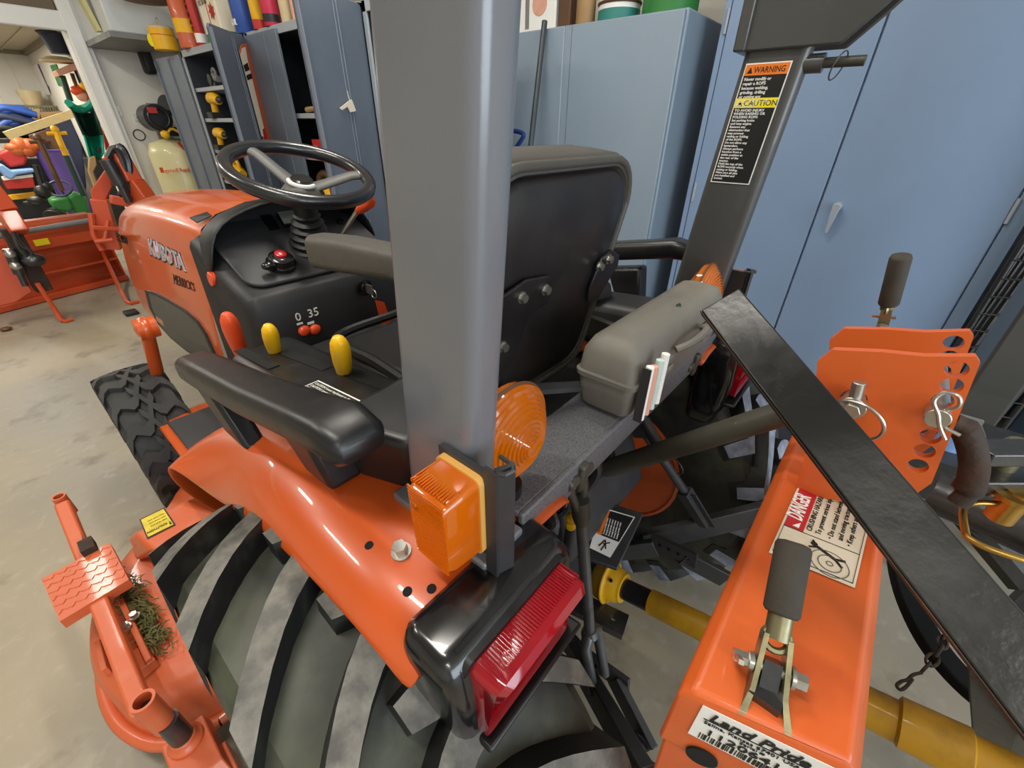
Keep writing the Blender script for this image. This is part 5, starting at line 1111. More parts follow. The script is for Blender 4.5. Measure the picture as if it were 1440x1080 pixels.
socket(A, 0, .016, .07); socket(Cc, 0, .021, .11)
mb = MB(); q = at(115, 775, Z=.36); mb.bar(at(104, 735, Z=.38), at(128, 790, Z=.34), .012, .02); mb.span(q+V((.0, -.03, -.01)), q+V((.03, .02, .02))); mb.done('latch_tab', 'rust', arm)
# diamond tread step
sq = [at(x, y, Z=.36) for x, y in ((58, 814), (154, 763), (181, 815), (84, 874))]
mb = MB(); mb.prism(sq, (0, 0, -.028))
sx_v = sq[1]-sq[0]; sy_v = sq[3]-sq[0]
for i in range(11):
    for j in range(6):
        c = sq[0]+sx_v*((i+.6)/11.4)+sy_v*((j+.6)/6.6); a = .7 if (i+j) % 2 else -.7
        t_ = V((math.cos(a+.3), math.sin(a+.3), 0)); s = V((-t_.y, t_.x, 0)); mb.hexa([c-t_*.009, c-s*.0022, c+t_*.009, c+s*.0022], [c-t_*.006+V((0, 0, .0022)), c-s*.0012+V((0, 0, .0022)), c+t_*.006+V((0, 0, .0022)), c+s*.0012+V((0, 0, .0022))])
mb.done('tread_step', 'orange_deck', dk)
# spindle cover slot, bracket, bolts
mb = MB()
for x, y in ((190, 865), (178, 880), (155, 898), (228, 995)): bolt(mb, at(x, y+2, Z=.30 if x > 160 else .26), (0, 0, 1), .008, .014)
mb.each(2, 'deck_bolt', 'zinc', dk)
mb = MB(); mb.bar(at(140, 905, Z=.255), at(150, 945, Z=.255), .012, .03); mb.bar(at(185, 925, Z=.27), at(205, 945, Z=.27), .05, .03); mb.bar(at(175, 850, Z=.27), at(215, 935, Z=.27), .012, .05); mb.each(1, 'arm_bracket', 'orange_deck', dk, bevel=.002)
# grass clippings
random.seed(11)
mb = MB()
for i in range(520):
    u, v = random.random(), random.random(); px_ = 158+(212-158)*v+random.gauss(0, 11); py_v = 815+(905-815)*v+random.gauss(0, 9)
    p = at(px_+10, py_v, Z=.262); a = random.random()*6.3; L_ = random.uniform(.012, .04); t_ = V((math.cos(a), math.sin(a), random.uniform(-.2, .3))); s = V((-t_.y, t_.x, 0))*.0016; z = V((0, 0, random.uniform(0, .02)))
    q = [p+z-t_*L_/2, p+z+V((0, 0, .006)), p+z+t_*L_/2]
    mb.rings([[k-s, k+s, k+V((0, 0, .0014))] for k in q])
tag(mb.done('grass_clippings', mat('dry_grass', '6E6A3C', .8, var=('3F4423', 60, .4, .6, .9))), 'heap of dried grass clippings on the mower deck', 'grass', kind='stuff')
# caster
cp = V((Cc.x+.006, Cc.y-.006, 0))
mb = MB(); mb.cyl(cp+V((0, 0, .22)), cp+V((0, 0, .31)), .021); st = mb.done('caster_stem', 'steel_black', dk)
cq_ = at(245, 1055, Z=.2)
mb = MB(); mb.lathe(cp+V((0, 0, .20)), (0, 0, 1), [(0, .032), (.012, .034), (.02, .026), (.03, .024), (.03, .01)], 22); mb.hexa([cp+V((-.045, -.12, .16)), cp+V((.045, -.12, .16)), cp+V((.045, .03, .16)), cp+V((-.045, .03, .16))], [cp+V((-.04, -.09, .205)), cp+V((.04, -.09, .205)), cp+V((.04, .03, .205)), cp+V((-.04, .03, .205))]); mb.span(cp+V((-.052, -.12, .08)), cp+V((-.043, -.04, .17))); mb.span(cp+V((.043, -.12, .08)), cp+V((.052, -.04, .17))); mb.done('caster_fork', 'orange_deck', dk, bevel=.003)
wcn = cp+V((.005, -.085, .085))
mb = MB(); mb.lathe(wcn-V((.037, 0, 0)), (1, 0, 0), [(0, .02), (0, .06), (.008, .08), (.02, .085), (.054, .085), (.066, .08), (.074, .06), (.074, .02)], 30)
for k in range(5): mb.torus(wcn+V((-.026+k*.013, 0, 0)), (1, 0, 0), .085, .003, 36, 6)
mb.done('caster_wheel', 'rubber_front', dk)
# ------------------------------------------------------------------ end wall: compressor, boxes, outlets
EY = 6.6
we = lambda x, y, d=0: at(x, y, Y=EY-d)
ac = thing('air_compressor', 'cream upright air compressor tank with black pump by the end wall', 'compressor', tuple(V((we(250, 230, .35).x, EY-.35, 0))))
c = V((we(250, 230, .35).x+.02, EY-.35, 0)); zt_ = we(250, 195, .35).z
mb = MB(); mb.lathe(c, (0, 0, 1), [(.12, .02), (.14, .16), (.22, .23), (.32, .25), (zt_-.14, .25), (zt_-.04, .21), (zt_, .08), (zt_+.005, .001)], 32); mb.done('tank', mat('compressor_cream', 'D2CA98', .4, coat=.2), ac, angle=60)
for a in (0, 2.1, 4.2): mb = MB(); mb.cyl(c+V((.2*math.cos(a), .2*math.sin(a), 0)), c+V((.2*math.cos(a), .2*math.sin(a), .25)), .02); mb.done('leg', 'c_beige', ac)
pc = we(222, 166, .5)
mb = MB(); mb.cyl(pc+V((-.02, -.1, 0)), pc+V((-.02, .16, 0)), .12, n=24); mb.cyl(pc+V((.12, .05, .12)), pc+V((.2, .1, .1)), .09); mb.span(pc+V((.0, -.05, -.16)), pc+V((.22, .2, -.08))); mb.torus(pc+V((-.02, -.12, 0)), (0, 1, 0), .085, .012, 24, 8); mb.done('pump', 'black_plastic', ac)
mb = MB(); mb.span(pc+V((-.09, -.14, .04)), pc+V((-.02, -.10, .09))); mb.done('pump_switch', 'c_red', ac)
mb = MB(); q = we(236, 186, .6); mb.tube(bez([q, q+V((.05, 0, .03)), q+V((.14, 0, -.02)), q+V((.2, 0, .02))], 4), .012, 8); mb.ball(q+V((-.03, 0, -.02)), .04); mb.done('regulator', 'c_yellow', ac); 
mb = MB(); q = we(262, 212, .62); mb.cyl(q+V((-.05, 0, .08)), q+V((.03, 0, -.05)), .014); mb.done('drain_valve', 'c_red', ac)
mb = MB(); a = we(228, 243, .61); mb.text('Ingersoll Rand', .055, a, (1, 0, -.0), (0, 0, 1), ext=.004, sx=.8); mb.span(a+V((-.01, -.004, -.0)), a+V((.02, .004, .05))); mb.done('tank_lettering', 'orange_knob', ac)
for x0, y0, x1, y1, nm, lb, m_ in ((160, 149, 172, 163, 'light_switch', 'white and black light switch on the white end wall', 'label_white'), (186, 160, 199, 170, 'thermostat', 'small white control box on the end wall above the hook', 'metal_white'), (213, 225, 225, 236, 'power_outlet', 'beige double power outlet low on the end wall', 'c_beige')):
    a, b = we(x0, y0), we(x1, y1); mb = MB(); mb.span((a.x, EY-.02, b.z), (b.x, EY, a.z)); 
    mb.mi = 1; mm = (a+b)/2; mb.span((a.x+.02, EY-.024, b.z+.02), (b.x-.02, EY-.02, mm.z)); 
    if nm == 'power_outlet': mb.span((a.x+.02, EY-.024, mm.z+.01), (b.x-.02, EY-.02, a.z-.015))
    tag(mb.done(nm, [m_, 'c_black'], bevel=.003), lb, nm.replace('_', ' '))
a, b = we(190, 70), we(218, 106); mb = MB(); mb.span((a.x, EY-.14, b.z), (b.x, EY, a.z)); tag(mb.done('wall_speaker', 'c_black', bevel=.03, seg=4), 'black rounded speaker box on the white end wall', 'speaker')
mb = MB(); mb.torus(we(196, 190, .03), (0, 1, 0), .05, .006, 20, 6); tag(mb.done('wall_hook', 'steel_black'), 'small black wire hook on the end wall left of the compressor', 'hook')
a, b = we(205, 145, .02), we(244, 195, .02); mb = MB(); mb.span((a.x, EY-.05, b.z), (b.x, EY, a.z)); mb.mi = 1; mb.span((a.x+.05, EY-.056, b.z+.04), (b.x-.05, EY-.05, a.z-.05)); tag(mb.done('control_panel', ['c_grey', 'metal_white'], bevel=.004), 'grey framed panel on the end wall behind the compressor pump', 'panel')
# overhead heater / cabinet at the top of the wall
a = at(143, 45, Y=5.9); b = at(255, 30, Y=5.9); zt_ = a.z+.55
uh = thing('unit_heater', 'white sheet metal heater box hung high on the end wall', 'heater', (a.x+.5, 6.1, a.z))
mb = MB(); mb.span((a.x, 5.6, a.z-.02), (a.x+1.0, 6.58, zt_)); mb.done('heater_case', 'metal_white', uh, bevel=.012)
mb = MB(); mb.span((a.x-.02, 5.58, a.z-.06), (a.x+.45, 6.58, a.z-.02)); mb.done('bottom_flange', 'c_grey', uh)
mb = MB(); mb.bar((a.x-.02, 5.9, a.z), (a.x-.12, 5.9, a.z+.6), .10, .03, up=(1, 0, 0)); mb.done('side_label', 'c_khaki', uh)
p = at(207, 4, Y=5.2); mb = MB(); mb.lathe(p, (0, 0, 1), [(0, .02), (.01, .17), (.06, .2), (.12, .2), (.13, .02)], 28); tag(mb.done('hanging_bowl', 'c_brown'), 'dark round basin bottom at the top edge above the heater', 'basin')
mb = MB(); mb.cyl(p+V((0, 0, .12)), (p.x, p.y, 3.5), .01); tag(mb.done('hanger_rod', 'steel_dark'), 'thin rod holding the dark basin from the ceiling', 'rod')

# ------------------------------------------------------------------ front loader standing detached ahead of the tractor
ld = thing('front_loader', 'orange detached front loader with wide bucket and lift arms', 'loader', (.1, 5.6, 0))
bl, br = at(-60, 455, Z=0), at(178, 393, Z=0)
bd = (br-bl).normalized(); bn = V((-bd.y, bd.x, 0))    # bn points away
W_ = (br-bl).length
def bp(u, d, z): return bl+bd*u+bn*d+V((0, 0, z))
prof = [(.02, .0), (.0, .04), (.04, .18), (.02, .34), (.0, .42), (.03, .56), (.09, .62), (.16, .63)]   # back sheet (towards us): (away, up)
mb = MB(); mb.grid([[bp(u, d, z) for d, z in prof] for u in (0, W_)])
mb.grid([[bp(u, d, z) for d, z in ((.02, .005), (.55, .01))] for u in (0, W_)])
bkt = mb.done('bucket', 'orange_loader', ld, solid=.012)
mb = MB(); mb.prism([bp(W_, d, z) for d, z in ((0, .0), (0, .42), (.03, .56), (.16, .63), (.30, .5), (.58, .02))], bd*.014); mb.prism([bp(0, d, z) for d, z in ((0, .0), (0, .42), (.03, .56), (.16, .63), (.30, .5), (.58, .02))], bd*-.014); mb.each(1, 'bucket_side', 'orange_loader', bkt)
mb = MB(); mb.bar(bp(0, -.03, .46), bp(W_, -.03, .46), .05, .08); mb.bar(bp(0, -.02, .22), bp(W_, -.02, .22), .03, .02); mb.bar(bp(0, -.03, .03), bp(W_, -.03, .03), .05, .05); mb.done('bucket_rib', 'orange_loader', bkt, bevel=.006)
mb = MB(); mb.tube([bp(0, -.05, .56), bp(W_*.4, -.05, .575), bp(W_, -.05, .59)], .022, 10); mb.done('torsion_tube', 'c_grey', ld)
mb = MB(); q = bp(W_*.55, -.062, .48); mb.bar(q, q+bd*.10, .004, .05); mb.done('bucket_decal', 'label_yellow', bkt)
# left arm, runs down towards us from the bucket at frame left
def arm(pl, m, nm, par, w_=.06, h=.12, Y0=None):
    mb = MB()
    for a, b in zip(pl, pl[1:]): mb.bar(a, b, w_, h)
    return mb.done(nm, m, par, bevel=.008)
L1 = [at(-40, 240, Y=5.0), at(2, 275, Y=4.95), at(20, 325, Y=4.9), at(60, 410, Y=4.95), at(75, 440, Y=5.0)]
arm([at(-30, 250, Y=5.0), at(10, 300, Y=4.9), at(28, 328, Y=4.85)], 'orange_loader', 'boom_arm', ld, .10, .16)
mb = MB(); mb.bar(at(12, 320, Y=4.9), at(62, 408, Y=4.95), .10, .07); mb.done('quick_attach', 'rust', ld, bevel=.006)
mb = MB(); mb.cyl(at(12, 350, Y=4.85), at(28, 385, Y=4.85), .035); mb.cyl(at(28, 385, Y=4.85), at(36, 402, Y=4.85), .02); mb.done('bucket_cylinder', 'steel_black', ld)
mb = MB(); 
for x, y in ((14, 357), (22, 374)): mb.ball(at(x, y, Y=4.8), .032)
mb.each(1, 'cylinder_pin', 'zinc', ld)
mb = MB(); mb.hexa([at(*p, Y=4.95) for p in ((-10, 352), (10, 352), (45, 410), (22, 425), (-10, 432))], [at(*p, Y=5.05) for p in ((-10, 352), (10, 352), (45, 410), (22, 425), (-10, 432))]); mb.done('side_plate', 'orange_loader', ld, bevel=.004)
mb = MB(); mb.tube(bez([at(18, 325, Y=4.8), at(30, 345, Y=4.8), at(42, 352, Y=4.8), at(46, 365, Y=4.82), at(38, 372, Y=4.85)], 4), .014, 8); mb.tube(bez([at(20, 330, Y=4.8), at(28, 350, Y=4.8), at(40, 362, Y=4.8), at(56, 368, Y=4.82)], 4), .014, 8); mb.ball(at(47, 366, Y=4.82), (.07, .05, .05)); mb.done('hydraulic_hose', 'steel_black', ld)
# right arm tower
mb = MB(); mb.bar(at(150, 228, Y=4.55), at(160, 215, Y=4.55), .07, .06); pls = [at(163, 218, Y=4.5), at(185, 258, Y=4.45), at(204, 284, Y=4.4)]
for a, b in zip(pls, pls[1:]): mb.bar(a, b, .10, .17)
mb.done('boom_arm', 'orange_loader', ld, bevel=.01)
mb = MB(); mb.hexa([at(*p, Y=4.6) for p in ((127, 268), (150, 235), (158, 262), (140, 300), (158, 345), (148, 350), (134, 300))], [at(*p, Y=4.68) for p in ((127, 268), (150, 235), (158, 262), (140, 300), (158, 345), (148, 350), (134, 300))]); mb.bar(at(140, 280, Y=4.58), at(160, 350, Y=4.6), .08, .10); mb.bar(at(130, 320, Y=4.5), at(175, 322, Y=4.5), .03, .03); mb.bar(at(155, 280, Y=4.45), at(195, 288, Y=4.45), .08, .06); mb.done('mount_bracket', 'orange_loader', ld, bevel=.006)
mb = MB(); mb.cyl(at(150, 225, Y=4.4), at(170, 260, Y=4.4), .045); mb.cyl(at(170, 260, Y=4.4), at(182, 284, Y=4.4), .026); mb.done('lift_cylinder', 'steel_black', ld)
mb = MB()
for k in range(4): mb.tube(bez([at(150+k*3, 222, Y=4.4+k*.03), at(160+k*3, 208-k, Y=4.4), at(172+k*3, 225, Y=4.4), at(178+k*2, 258, Y=4.4), at(168+k*6, 275, Y=4.45)], 5), .018, 7)
for k in range(3): mb.tube(bez([at(186+k*5, 250, Y=4.5), at(202+k*4, 268, Y=4.5), at(208+k*5, 280+k*3, Y=4.5), at(200+k*3, 292, Y=4.5)], 4), .010, 6)
mb.done('hydraulic_hose', 'steel_black', ld)
# parking stands
for pl, nm in (([(52, 398), (75, 432), (86, 450), (92, 452), (102, 449)], 'a'), ([(143, 352), (163, 395), (178, 424), (184, 427), (195, 424)], 'b')):
    zz = [.30, .10, .02, .012, .012]; mb = MB(); mb.tube([at(x, y, Z=z) for (x, y), z in zip(pl, zz)], .016, 8); mb.done('parking_stand', 'orange_loader', ld)
mb = MB(); mb.tube([at(128, 300, Y=4.55), at(132, 330, Y=4.55), at(144, 352, Y=4.55)], .02, 8); mb.tube([at(133, 340, Y=4.5), at(158, 337, Y=4.5)], .018, 8); mb.tube([at(147, 338, Y=4.5), at(152, 310, Y=4.5)], .014, 8); mb.done('stand_frame', 'orange_loader', ld)
mb = MB(); a = at(184, 442, Z=0); mb.span((a.x-.04, a.y-.05, 0), (a.x+.05, a.y+.05, .03)); tag(mb.done('wheel_chock', 'c_black', bevel=.008), 'small black block on the floor beside the tractor nose', 'block')
mb = MB(); a = at(10, 465, Z=0); mb.ball(a+V((0, 0, .015)), (.035, .03, .015)); tag(mb.done('floor_debris', 'c_brown'), 'small dark clod on the floor at the left edge', 'clod')

# ------------------------------------------------------------------ next bay contents
wx = lambda x, y, d=.01: at(x, y, X=NX-d)
def flat_on_wall(pl, m, name, label, cat, th=.012, extra=None):
    mb = MB(); mb.mi = 0; mb.prism([wx(*p, th+.004) for p in pl], (th*.9, 0, 0))
    if extra:
        for mi, q in extra: mb.mi = mi; mb.prism([wx(*p, th+.003) for p in q], (.003, 0, 0))
    return tag(mb.done(name, m), label, cat)
flat_on_wall([(38, 96), (52, 90), (71, 133), (58, 136)], ['label_white', 'c_red', 'c_purple'], 'poster', 'red white and purple poster on the far bay wall', 'poster', extra=[(1, [(38, 96), (50, 91), (52, 96), (41, 102)]), (1, [(48, 114), (58, 112), (63, 122), (52, 126)]), (2, [(50, 91), (53, 90), (71, 133), (66, 134)]), (2, [(60, 122), (67, 120), (71, 133), (58, 136)])])
flat_on_wall([(70, 92), (78, 90), (90, 121), (82, 121)], ['c_green', 'label_white'], 'poster', 'narrow green and white poster beside the hanging tool shelf', 'poster', extra=[(1, [(80, 112), (86, 112), (89, 120), (83, 120)])])
# shelf with blue tub and straw hat, hanging tools (against the side wall, near the far end)
F = lambda x, y, Y: at(x, y, Y=Y)
def yz(pl, Y, dpt): return [F(*p, Y) for p in pl], (0, dpt, 0)
def slab(name, m, pl, Y, dpt, label, cat, bev=.008):
    r_, e_ = yz(pl, Y, dpt); return tag(MB().prism(r_, e_).done(name, m, bevel=bev), label, cat)
YS = 9.0
slab('wall_shelf', 'c_pink', [(78, 99), (104, 88), (112, 97), (84, 107)], YS, .35, 'pinkish board shelf high on the far bay wall', 'shelf')
mb = MB(); a = F(86, 76, YS+.2); mb.lathe(a+V((0, 0, .0)), (0, 0, 1), [(0, .10), (.20, .14), (.215, .16), (.23, .16), (.23, .12)], 22); tag(mb.done('blue_tub', 'c_navy'), 'dark blue tub standing on the far wall shelf', 'tub')
mb = MB(); a = F(84, 88, YS+.15); mb.lathe(a, (0, 0, 1), [(0, .19), (.015, .20), (.05, .13), (.06, .11)], 24); tag(mb.done('straw_hat', 'c_beige'), 'straw coloured hat under the dark blue tub', 'hat')
for i, (x0, y0, x1, y1, m_) in enumerate(((87, 106, 99, 142, 'c_green_dark'), (101, 103, 113, 138, 'c_brown'), (107, 100, 120, 132, 'c_black'), (112, 98, 124, 128, 'cream'))):
    mb = MB(); mb.tube([F(x0, y0, YS+.2), F(x1, y1, YS+.2)], .035 if i == 0 else .022, 8); tag(mb.done('garden_tool', m_), ('dark green upright post beside the hanging garden tools', 'brown tool handle hanging under the pink shelf', 'black tool handle hanging near the door frame', 'cream tool handle hanging nearest the door frame')[i], 'tool')
for i, (x, y, m_) in enumerate(((108, 128, 'orange_knob'), (116, 136, 'c_pink'), (121, 122, 'c_yellow'), (127, 139, 'c_red'))):
    mb = MB(); c_ = F(x, y, YS); mb.ball(c_, (.07, .06, .06), 10, 6); mb.tube([c_, c_+V((.06, .05, .06)), c_+V((.10, .05, -.04))], .025, 7); tag(mb.done('hand_tool', m_), ('orange power tool on the far wall hooks', 'pale pink tool beside the orange one on the far wall', 'yellow tool at the top of the far wall hooks', 'red tool lowest on the far wall hooks')[i], 'tool')
# wire shelf along the back with basket, block, cartons
YW = 11.9
mb = MB(); a, b = F(-12, 146, YW), F(98, 142, YW); b.z = a.z; mb.span((a.x, YW, a.z-.03), (b.x, YW+.4, a.z))
for k in range(30): p = a.lerp(b, k/29); mb.cyl(p+V((0, 0, -.10)), p, .008, n=5)
for p in (a, b):
    for dy in (.02, .38): mb.cyl((p.x, YW+dy, 0), (p.x, YW+dy, a.z), .015, n=8)
tag(mb.done('wire_shelf', 'zinc_olive'), 'long wire shelf running across the far bay', 'shelf'); zs = a.z
mb = MB(); p = F(46, 142, YW+.2); p.z = zs; mb.lathe(p, (0, 0, 1), [(0, .11), (.0, .12), (.20, .16), (.21, .16), (.21, .155), (.01, .115)], 20); tag(mb.done('wire_basket', 'c_beige'), 'light wire basket on the far wire shelf', 'basket')
mb = MB(); p = F(81, 140, YW+.1); mb.span((p.x-.05, YW+.05, zs), (p.x+.05, YW+.15, zs+.26)); tag(mb.done('wood_block', 'c_brown'), 'short dark upright block on the far wire shelf', 'block')
mb = MB(); p = F(91, 140, YW+.2); mb.span((p.x-.03, YW+.18, zs), (p.x+.10, YW+.38, zs+.16)); tag(mb.done('carton', 'c_cardboard'), 'long brown carton behind the dark block on wire shelf', 'carton')
YT = 11.2
zt_ = F(30, 196, YT).z
tbl = thing('low_table', 'dark table piled with blue bundles and boxes in the far bay', 'table', (.7, YT+.3, 0))
xa, xb_ = F(-30, 196, YT).x, F(64, 196, YT).x
mb = MB(); mb.span((xa, YT-.1, zt_-.05), (xb_, YT+.6, zt_)); mb.done('table_top', 'c_black', tbl)
for x in (xa+.04, xb_-.04):
    for y in (YT-.06, YT+.56): mb = MB(); mb.span((x-.03, y-.03, 0), (x+.03, y+.03, zt_-.05)); mb.done('leg', 'c_black', tbl)
for i, (pl, m_, d_) in enumerate((([(40, 155), (56, 153), (58, 196), (42, 196)], 'c_cardboard', .2), ([(56, 158), (88, 156), (91, 172), (60, 172)], 'c_tan', .25), ([(46, 172), (86, 170), (88, 197), (50, 197)], 'c_beige', .3))):
    slab('cardboard_box', m_, pl, YT+.36, d_, ('upright brown cardboard box beside the blue bundles', 'wide flat cardboard box under the wire shelf', 'pale cardboard box lowest beside the blue bundles')[i], 'box', .004)
for i, (x, y, r, m_, lb) in enumerate(((18, 156, .10, 'c_blue', 'blue folded tarp bundle, topmost of the pile'), (12, 168, .12, 'c_navy', 'dark blue tarp bundle in the middle of the pile'), (30, 173, .10, 'c_blue', 'blue rolled tarp at the right of the pile'), (14, 184, .13, 'c_black', 'black rolled cover at the bottom of the blue pile'))):
    c_ = F(x, y, YT+.1); mb = MB()
    for k in range(5): mb.tube(bez([c_+V((-.30+.03*k, .03*k, .03*k-.07)), c_+V((-.1, .02*k, .04*math.cos(k*1.7))), c_+V((.10, .03*k, .04*math.sin(k))), c_+V((.26-.02*k, .02*k, -.05))], 4), r*.5, 9)
    tag(mb.done('tarp_bundle', m_, angle=70), lb, 'bundle')
mb = MB(); a, b = F(9, 191, 10.0), F(104, 159, 10.2); mb.bar(a, b, .04, .10); tag(mb.done('wood_plank', 'c_wood_pale'), 'pale wooden plank leaning across the pile in the far bay', 'plank')
# green play slide
YG = 8.3
sl = thing('plastic_slide', 'green plastic slide standing upright beside the door trim', 'slide', tuple(F(125, 222, YG)))
def chan(p0, p1, dip, dz=-.03):
    l, r = F(*p0, YG), F(*p1, YG); out = []
    for i in range(11): t = i/10; p = l.lerp(r, t); out.append(p+V((.0, .35, dz))*math.sin(math.pi*t)**.7*dip)
    return out
mb = MB(); mb.grid([chan((97, 145), (131, 143), 1), chan((118, 190), (144, 190), 1)]); mb.done('slide_channel', 'c_green_dark', sl, solid=.02)
mb = MB(); mb.grid([chan((118, 190), (144, 190), .9), chan((127, 223), (147, 225), .6)]); mb.tube(chan((97, 145), (131, 143), .5, -.14), .035, 8); mb.each(1, 'slide_foot', 'c_mint', sl, solid=.02)
mb = MB(); q = F(139, 211, YG+.1); mb.cyl(q, q+V((-.0, -.06, 0)), .035); mb.done('slide_hole', 'c_black', sl)
mb = MB(); q = F(136, 225, YG+.2); mb.span((q.x-.1, q.y-.1, 0), (q.x+.06, q.y+.3, q.z+.02)); mb.done('slide_support', 'c_black', sl)
slab('red_board', 'c_red', [(141, 166), (147, 166), (154, 205), (149, 212)], 8.75, .04, 'narrow red board between green slide and door trim', 'board')
slab('covered_machine', 'c_navy', [(60, 176), (99, 164), (116, 205), (122, 262), (120, 278), (90, 276), (82, 205)], 11.2, .35, 'dark navy covered machine behind the purple barrel', 'covered machine', .03)
slab('brown_sheet', 'c_brown', [(40, 190), (78, 178), (90, 212), (50, 216)], 11.15, .04, 'brown board leaning behind the barrel rim', 'board')
# purple barrel
mid = F(72, 212, 10.6); rad = (F(48, 212, 10.6)-F(97, 212, 10.6)).length/2
brl = thing('barrel', 'purple plastic barrel holding tall tools in the far bay', 'barrel', (mid.x, mid.y, 0)); zt_ = mid.z
mb = MB(); mb.lathe((mid.x, mid.y, 0), (0, 0, 1), [(.02, rad*.78), (.04, rad*.82), (zt_*.5, rad*.92), (zt_-.03, rad), (zt_, rad*1.03), (zt_+.01, rad*1.06), (zt_, rad*.97), (zt_-.2, rad*.95)], 30); mb.done('barrel_body', 'c_purple', brl, angle=50)
for nm, lb, (x0, y0), (x1, y1), (hx0, hy0), (hx1, hy1), m1, m2, Yq in (('tee_handle_tool', 'yellow tee handle tool with dark green shaft beside the barrel', (78, 184), (118, 276), (66, 188), (94, 187), 'c_yellow', 'c_green_dark', 9.2), ('tee_handle_tool', 'brown tee handle tool standing in front of the purple barrel', (54, 196), (88, 268), (41, 200), (71, 199), 'c_brown', 'c_brown', 9.1)):
    ff = lambda x, y: F(x, y, Yq); t = thing(nm, lb, 'tool', tuple(ff(x1, y1))); A, B = ff(x0, y0), ff(x1, y1); m_ = A.lerp(B, .36)
    mb = MB(); mb.tube([A, m_], .035, 8); mb.tube([ff(hx0, hy0), ff(hx1, hy1)], .022, 8); mb.ball(A+V((0, 0, .02)), .045); mb.done('handle', m1, t); mb = MB(); mb.tube([m_, B], .032, 8); mb.done('shaft', m2, t)
# heap at left: red sled, orange cloth, blue bench, red tool chest
slab('red_sled', 'c_red', [(-8, 218), (18, 206), (40, 222), (36, 232), (14, 236), (4, 226)], 10.5, .25, 'red plastic sled on the heap at the left edge', 'sled', .03)
mb = MB(); random.seed(5)
for k in range(7): c_ = F(20+k*4.6, 208+4*math.sin(k*2), 10.55); mb.ball(c_, (.11, .10, .07+.02*(k % 3)), 10, 6)
tag(mb.done('orange_cloth', 'c_rustcloth', angle=80), 'orange crumpled cloth above the red sled', 'cloth')
slab('blue_bench', 'c_sky', [(-6, 232), (4, 231), (16, 240), (48, 237), (50, 242), (24, 246), (16, 253), (4, 246)], 10.3, .3, 'blue plastic bench seat above the red tool chest', 'bench seat', .02)
slab('red_tool_chest', 'c_red', [(4, 253), (46, 249), (50, 264), (10, 266)], 10.4, .3, 'red tool chest with white strip in the far bay', 'chest')
slab('white_board', 'label_white', [(4, 250), (46, 245), (47, 249), (5, 254)], 10.38, .3, 'white board strip lying on the red tool chest', 'board', .002)
slab('yellow_bar', 'c_yellow', [(10, 275), (50, 270), (50, 278), (12, 282)], 10.7, .10, 'low yellow bar on the floor under the red chest', 'bar')
p = F(8, 268, 11.0); q = F(52, 222, 11.0)
mb = MB(); mb.span((p.x-.5, 10.82, 0), (q.x, 10.96, q.z)); tag(mb.done('crate_stack', 'c_black', bevel=.01), 'dark crates behind the red and blue heap', 'crate')
mb = MB(); f = lambda x, y: F(x, y, 9.0); mb.tube([f(50, 232), f(61, 266), f(50, 283)], .035, 8); mb.ball(f(60, 270), .085); mb.ball(f(52, 281), (.10, .10, .05)); mb.tube([f(34, 286), f(56, 283)], .022, 7); mb.ball(f(66, 262), .06); tag(mb.done('trimmer_engine', 'c_black'), 'black trimmer engine on the floor left of the green tractor', 'trimmer')
pl_ = [F(*p, 7.6) for p in ((125, 222), (134, 219), (136, 232), (131, 242), (140, 268))]; e1 = F(140, 268, 7.6); e0 = F(124, 240, 7.6); tag(MB().prism(pl_+[V((e1.x, 7.6, 0)), V((e1.x-.10, 7.6, 0)), e0], (0, .05, 0)).done('curved_board', 'c_tan', bevel=.012), 'tan curved wooden board behind the loader arm', 'board')
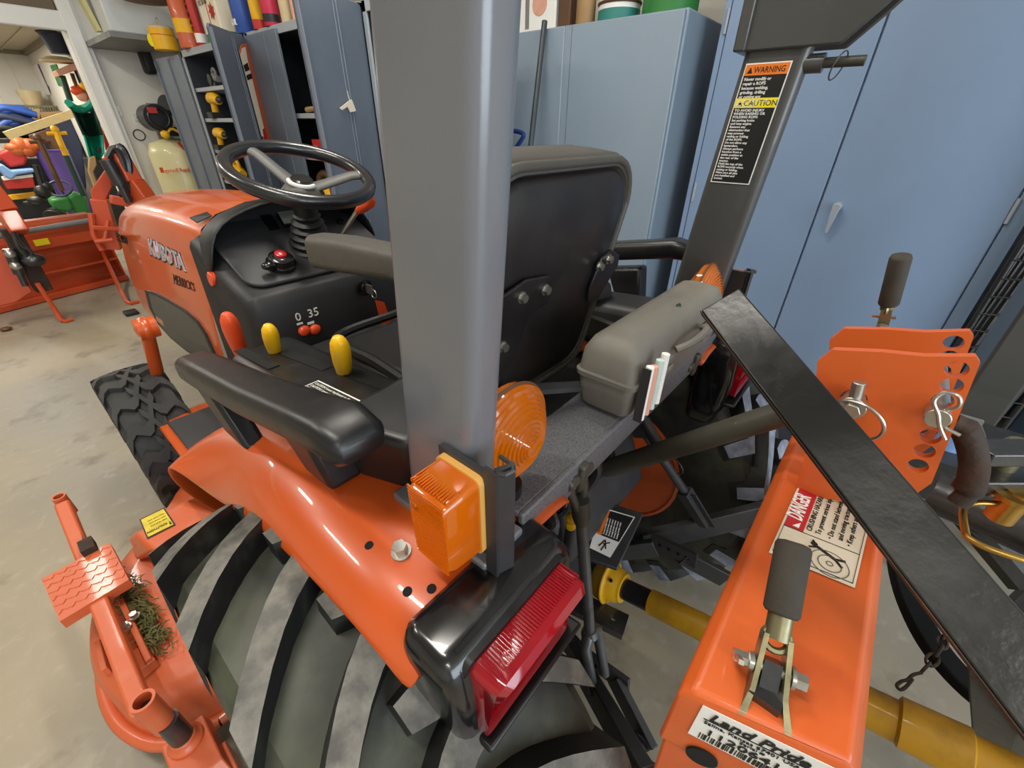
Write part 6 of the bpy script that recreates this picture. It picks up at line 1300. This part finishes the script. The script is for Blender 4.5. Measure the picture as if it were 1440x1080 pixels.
# pedal tractor
g0_ = at(98, 322, Z=0); YP = g0_.y
gt = thing('pedal_tractor', 'small green pedal tractor with yellow wheels in the far bay', 'toy tractor', tuple(g0_))
f = lambda x, y, d=0: F(x, y, YP+d)
gx = lambda pl, d, ex, nm, m_, bev=.01: MB().prism([f(*p, d) for p in pl], ex).done(nm, m_, gt, bevel=bev)
gx([(95, 277), (106, 271), (122, 278), (128, 302), (122, 307), (108, 304), (100, 292)], -.05, (.03, .35, 0), 'toy_hood', 'c_green', .03)
gx([(70, 281), (96, 277), (104, 292), (100, 299), (82, 297), (72, 290)], -.08, (.02, .45, 0), 'toy_body', 'c_green', .03)
def twheel(x, y, r, dY, ax):
    p = f(x, y, dY); ax = V(ax).normalized()
    mb = MB(); mb.lathe(p-ax*.04, ax, [(0, r*.6), (0, r*.95), (.015, r), (.075, r), (.09, r*.95), (.09, r*.6)], 26); mb.done('toy_tyre', 'c_black', gt); mb = MB(); mb.lathe(p-ax*.038, ax, [(0, .02), (.02, r*.5), (0, r*.66), (.08, r*.66), (.085, .02)], 24); mb.done('toy_wheel', 'c_yellow', gt)
rw = (f(70, 296)-f(84, 320)).length/2*1.05
twheel(77, 308, rw, -.12, (.55, .83, 0)); twheel(80, 304, rw, .45, (.55, .83, 0))
twheel(122, 312, rw*.55, -.06, (.55, .83, 0)); twheel(128, 310, rw*.55, .3, (.55, .83, 0))
mb = MB(); q = f(84, 265, .06); mb.torus(q, (-.2, -.55, .6), .13, .016, 26, 7); mb.tube([q, f(96, 280, .06)], .014, 7); mb.done('toy_steering_wheel', 'c_navy', gt)

# ------------------------------------------------------------------ groups of look-alikes
GR = {'oil_can': 'cans and bottles on the slate cabinets', 'spray_can': 'cans and bottles on the slate cabinets', 'fuel_bottle': 'cans and bottles on the slate cabinets', 'antifreeze_can': 'cans and bottles on the slate cabinets',
      'oil_bottle': 'cans and bottles on the slate cabinets', 'oil_jug': 'cans and bottles on the slate cabinets', 'tarp_bundle': 'blue tarp bundles on the low table', 'cardboard_box': 'cardboard boxes in the far bay', 'garden_tool': 'tools hanging under the pink shelf',
      'hand_tool': 'tools on the far wall hooks', 'paint_bucket': 'buckets on the wide cabinet', 'open_cabinet': 'slate cabinets standing open in a row', 'tall_cabinet': 'tall blue-grey cabinets', 'power_drill': 'yellow tools in the slate cabinets',
      'circular_saw': 'yellow tools in the slate cabinets', 'angle_grinder': 'yellow tools in the slate cabinets', 'poster': 'posters on the far bay wall', 'tee_handle_tool': 'tee handle tools at the purple barrel'}
for o in list(sc.objects):
    k = o.name.split('.')[0]
    if o.parent is None and k in GR and 'category' in o: o['group'] = GR[k]
